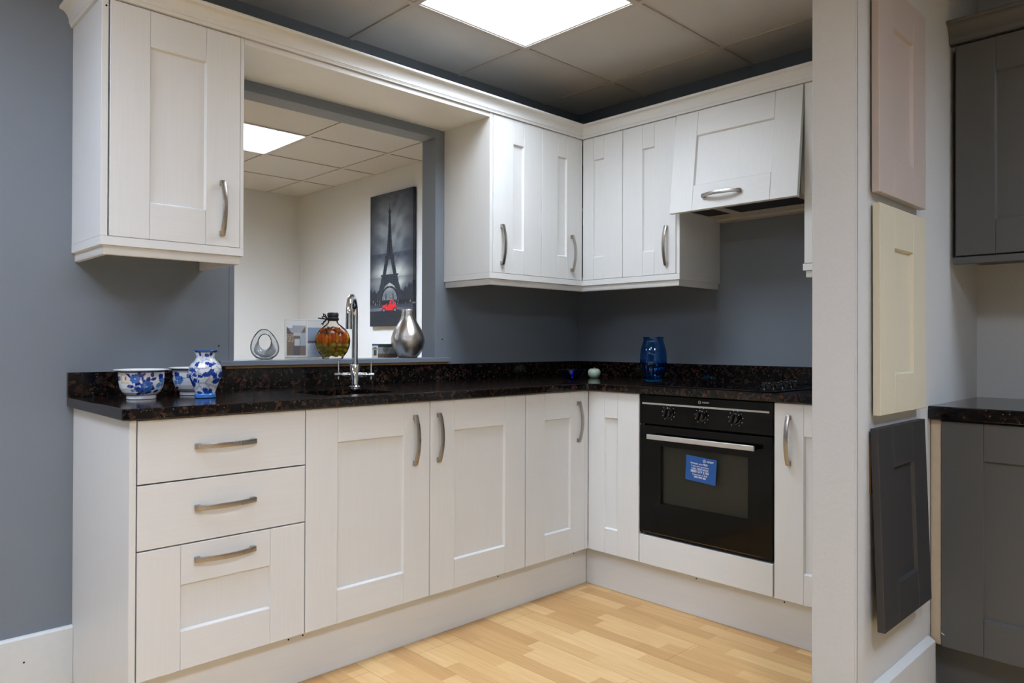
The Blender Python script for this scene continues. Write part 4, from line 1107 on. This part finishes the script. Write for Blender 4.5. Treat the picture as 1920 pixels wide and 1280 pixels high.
def pickle(name, mesh_cache, u, z, rx, rz, tiltd, mat):
    lim = min(prof_r(z - rz * 0.6), prof_r(z + rz * 0.6)) * 0.985 - rx; u = max(-lim, min(lim, u))
    yy = -SY * math.sqrt(max(0.0001, prof_r(z) ** 2 - u ** 2)) + 0.0035 + rx * 0.55
    key = (name, mat)
    if key not in mesh_cache:
        gg = G(); gg.lathe([(math.sin(math.pi * k / 10), -math.cos(math.pi * k / 10)) for k in range(11)], M[mat], 16); mesh_cache[key] = gg.mesh(name, (0, 0, 0), 80)
    o = bpy.data.objects.new(name, mesh_cache[key]); col.objects.link(o); o.parent = t
    mm = Matrix.Translation(-Vector((BX, BY, SZ))) @ KB @ Matrix.Translation((u, yy, z)) @ Matrix.Rotation(R(tiltd), 4, 'Y') @ Matrix.Diagonal((rx, rx * 0.6, rz, 1))
    o.matrix_local = mm
cache = {}
rr = random.Random(3)
for k in range(10):
    u = -0.0645 + 0.01433 * k; pickle('pepper', cache, u, 0.085 + rr.uniform(-.004, .006), 0.0079, 0.0225, rr.uniform(-5, 5), 'pepper_orange' if k % 3 else 'pepper_yellow')
for z, n, w_ in ((0.022, 4, 0.038), (0.040, 5, 0.054), (0.057, 5, 0.060)):
    for k in range(n):
        u = -w_ + 2 * w_ * (k + rr.uniform(-.12, .12)) / (n - 1); u = max(-w_, min(w_, u))
        pickle('olive', cache, u, z + rr.uniform(-.002, .002), 0.0142, 0.0105 if k % 2 else 0.0135, rr.uniform(-40, 40), 'olive')
for k in range(16):
    z = 0.108 + 0.022 * rr.random(); w_ = prof_r(z) * 0.85; pickle('berry', cache, rr.uniform(-w_, w_), z, 0.0058, 0.0065, rr.uniform(-60, 60), 'berry' if k % 4 else 'pepper_orange')
g = G(KB); g.lathe([(0, 0.160), (0.0215, 0.160), (0.0225, 0.162), (0.0225, 0.176), (0.0213, 0.178), (0.0235, 0.180), (0.0235, 0.190), (0.020, 0.1945), (0, 0.1955)], M['cap'], 32); part('cap', g, t, 40)
g = G(KB)
for pth in ([(-0.022, -0.004, 0.168), (-0.034, -0.012, 0.180), (-0.044, -0.010, 0.176), (-0.034, -0.006, 0.168), (-0.024, -0.004, 0.166)], [(-0.024, -0.006, 0.168), (-0.044, -0.012, 0.169), (-0.060, -0.008, 0.172)],
            [(-0.024, -0.006, 0.166), (-0.034, -0.012, 0.154), (-0.046, -0.014, 0.146)], [(-0.024, -0.004, 0.166), (-0.036, -0.008, 0.158), (-0.040, -0.010, 0.142)], [(-0.022, -0.004, 0.168), (-0.030, -0.014, 0.186), (-0.038, -0.012, 0.190), (-0.036, -0.006, 0.176)]):
    g.tube(pth, 0.0024, M['raffia'], 8)
g.lathe([(0.0228, 0.163), (0.0248, 0.165), (0.0248, 0.171), (0.0228, 0.173)], M['raffia'], 28)
part('raffia_bow', g, t, 60)

# silver vase
x, y = -1.170, -0.006
g = G(Matrix.Translation((x, y, SZ)))
sv = [(0, 0.0004), (0.040, 0.0004), (0.0425, 0.003), (0.056, 0.018), (0.070, 0.042), (0.0768, 0.070), (0.0760, 0.092), (0.068, 0.118), (0.054, 0.144), (0.040, 0.166), (0.0315, 0.186), (0.0285, 0.202), (0.0280, 0.2205), (0.0272, 0.2222), (0.0262, 0.2210), (0.0265, 0.202), (0.0295, 0.186), (0.036, 0.168), (0, 0.160)]
g.lathe(sv, M['hammered'], 64)
single('silver_vase', g, 'round-bellied hammered silver vase at the right end of the sill', 'vase', (x, y, SZ), 50)
# card
t = thing('leaflet', 'small printed card leaning behind the silver vase', 'leaflet', (-1.24, 0.05, SZ))
ux = Vector((0.998, -0.05, 0)).normalized(); bk = Vector((-ux.y, ux.x, 0)); uy = (bk * math.sin(R(8)) + Vector((0.10, 0.0, math.cos(R(8))))).normalized()
def card_pic(s, q):
    if q > 0.88: return (58, 70, 112) if s < 0.24 else (26, 46, 40)
    if q > 0.76 and s > 0.22: return (24, 44, 38)
    if s < 0.22:
        if 0.15 < q < 0.56 and 0.05 < s < 0.18: return (74, 72, 62)
        if 0.66 < q < 0.76 and 0.04 < s < 0.17: return (104, 116, 74)
        if 0.60 < q < 0.65: return (120, 122, 128)
        return (210, 210, 208)
    if 0.42 < s < 0.62 and q > 0.3 + abs(s - .52) * 2: return (96, 98, 88)
    if q < 0.28: return (120, 92, 78) if noise2(s * 4, q * 6) > 0.5 else (74, 72, 66)
    return (150, 150, 156) if noise2(s * 3, q * 4) > 0.35 else (112, 116, 112)
painted_panel('print', t, Vector((-1.305, 0.082, SZ + 0.001)), ux, uy, 0.135, 0.064, 60, 36, card_pic)

# ------------------------------------------------------------------ canvas on the far room wall
CY0, CY1, CZ0, CZ1 = 2.055, 1.506, 1.226, 2.221
def lerp(a, b, t): return tuple(a[i] + (b[i] - a[i]) * t for i in range(3))
def half_w(q):   # half width of the tower at height q (0 bottom .. 1 top of canvas), and of its inner gap
    pts = [(0.195, 0.315, 0.20), (0.235, 0.285, 0.185), (0.300, 0.235, 0.11), (0.325, 0.215, 0.0), (0.374, 0.185, 0.0), (0.378, 0.205, 0.0), (0.389, 0.205, 0.0), (0.3895, 0.165, 0.085), (0.45, 0.132, 0.050), (0.500, 0.110, 0.022), (0.503, 0.108, 0.0), (0.505, 0.112, 0.0), (0.532, 0.108, 0.0), (0.535, 0.078, 0.0), (0.62, 0.055, 0.0), (0.72, 0.036, 0.0), (0.80, 0.025, 0.0), (0.845, 0.022, 0.0), (0.848, 0.032, 0.0), (0.868, 0.032, 0.0), (0.872, 0.016, 0.0), (0.89, 0.008, 0.0), (0.925, 0.003, 0.0)]
    if q < pts[0][0] or q > pts[-1][0]: return None
    for a, b in zip(pts, pts[1:]):
        if a[0] <= q <= b[0]:
            f = (q - a[0]) / max(1e-6, b[0] - a[0]); return a[1] + (b[1] - a[1]) * f, a[2] + (b[2] - a[2]) * f
def sky(s, q):
    d = noise2(s * 0.9 + 0.4, q * 1.7); e = noise2(s * 2.3 + 2, q * 5.1)
    base = lerp((20, 24, 34), (124, 130, 132), max(0, min(1, 1.25 - abs(q - 0.72) * 3.2)))
    if q < 0.55: base = lerp((56, 62, 74), (188, 190, 178), max(0, min(1, 1.1 - abs(q - 0.40) * 9)))
    if q < 0.37: base = lerp((104, 108, 108), (176, 178, 168), max(0, min(1, 1 - abs(q - 0.325) * 14)))
    c = lerp(base, (20, 24, 34), 0.55 * max(0, d - 0.35)); c = lerp(c, (160, 164, 160), 0.16 * e)
    vg = max(0, abs(s - 0.5) * 2 - 0.45); return lerp(c, (18, 22, 32), min(1, 1.1 * vg))
def tower_pic(s, q):
    cx = 0.47
    if q < 0.115: c = lerp((18, 24, 32), (32, 38, 46), noise2(s * .5, q * 22))
    elif q < 0.138: c = lerp((112, 118, 126), (52, 58, 68), min(1, abs(s - 0.35) * 1.6)) if not (0.27 < s < 0.70 and q < 0.121) else (12, 14, 18)
    elif q < 0.162: c = (46, 52, 62)
    elif q < 0.195:
        c = (18, 22, 28)
        if noise2(s * 9, q * 3) > 0.93: c = (150, 150, 146)
    else:
        c = sky(s, q)
        hl = 0.275 - 0.08 * s if s < 0.3 else 0.245 + 0.26 * max(0, s - 0.70)
        if (s < 0.3 or s > 0.66) and q < hl + 0.012 * math.sin(s * 70): c = (26, 32, 40) if noise2(s * 8, q * 4) > 0.3 else (36, 42, 50)
        if abs(s - cx) < 0.2 and q < 0.225:
            c = (120, 124, 124) if noise2(s * 14, q * 9) > 0.45 else (70, 76, 80)
        if (abs(s - cx + 0.085) < 0.018 or abs(s - cx - 0.085) < 0.018) and q < 0.245: c = (66, 72, 78)
        hw = half_w(q)
        if hw:
            d = abs(s - cx); ar = (d / 0.175) ** 2 + (max(0, q - 0.195) / 0.092) ** 2
            if d < hw[0] and d >= hw[1] and not (q < 0.30 and ar < 1):
                lat = math.sin((s * 90 + q * 260)) * math.sin((s * 90 - q * 260))
                c = (24, 30, 38) if lat < 0.35 else (62, 68, 76)
                if q > 0.53 and d < 0.006: c = (16, 20, 26)
            if q < 0.30 and 1 <= ar < 1.35 and d < 0.24: c = (18, 24, 32)
    # small red car
    X, Y = (s - 0.28) / 0.38, (q - 0.110) / 0.088
    if -0.02 < X < 1.02 and -0.10 < Y < 1.05:
        def inside():
            if Y < 0.1: return False
            if X < 0.12: return Y < 0.12 + 4.0 * X
            if X < 0.36: return Y < 0.56 + 0.12 * (X - 0.12)
            top = 1.0 - ((X - 0.66) / 0.34) ** 2 * 0.95
            return Y < top if X > 0.36 else False
        if inside():
            c = (206, 22, 30)
            if 0.40 < X < 0.86 and 0.60 < Y < 0.90 and Y < 0.95 - ((X - 0.66) / 0.32) ** 2 * 0.75: c = (70, 66, 78) if not (abs(X - 0.56) < 0.02 or abs(X - 0.76) < 0.02) else (206, 22, 30)
            if X > 0.88: c = (160, 16, 24)
        for wx in (0.15, 0.84):
            d = math.hypot((X - wx) * 1.55, Y - 0.12)
            if d < 0.20: c = (16, 17, 20) if d > 0.11 else (110, 114, 120)
    return tuple(max(0, v) for v in c)
t = thing('canvas_picture', 'tall grey canvas print of a lattice tower and red car, in the far room', 'picture', (-0.015, (CY0 + CY1) / 2, CZ0))
painted_panel('canvas', t, (-0.030, CY0, CZ0), (0, -1, 0), (0, 0, 1), CY0 - CY1, CZ1 - CZ0, 150, 300, tower_pic, 0.027)
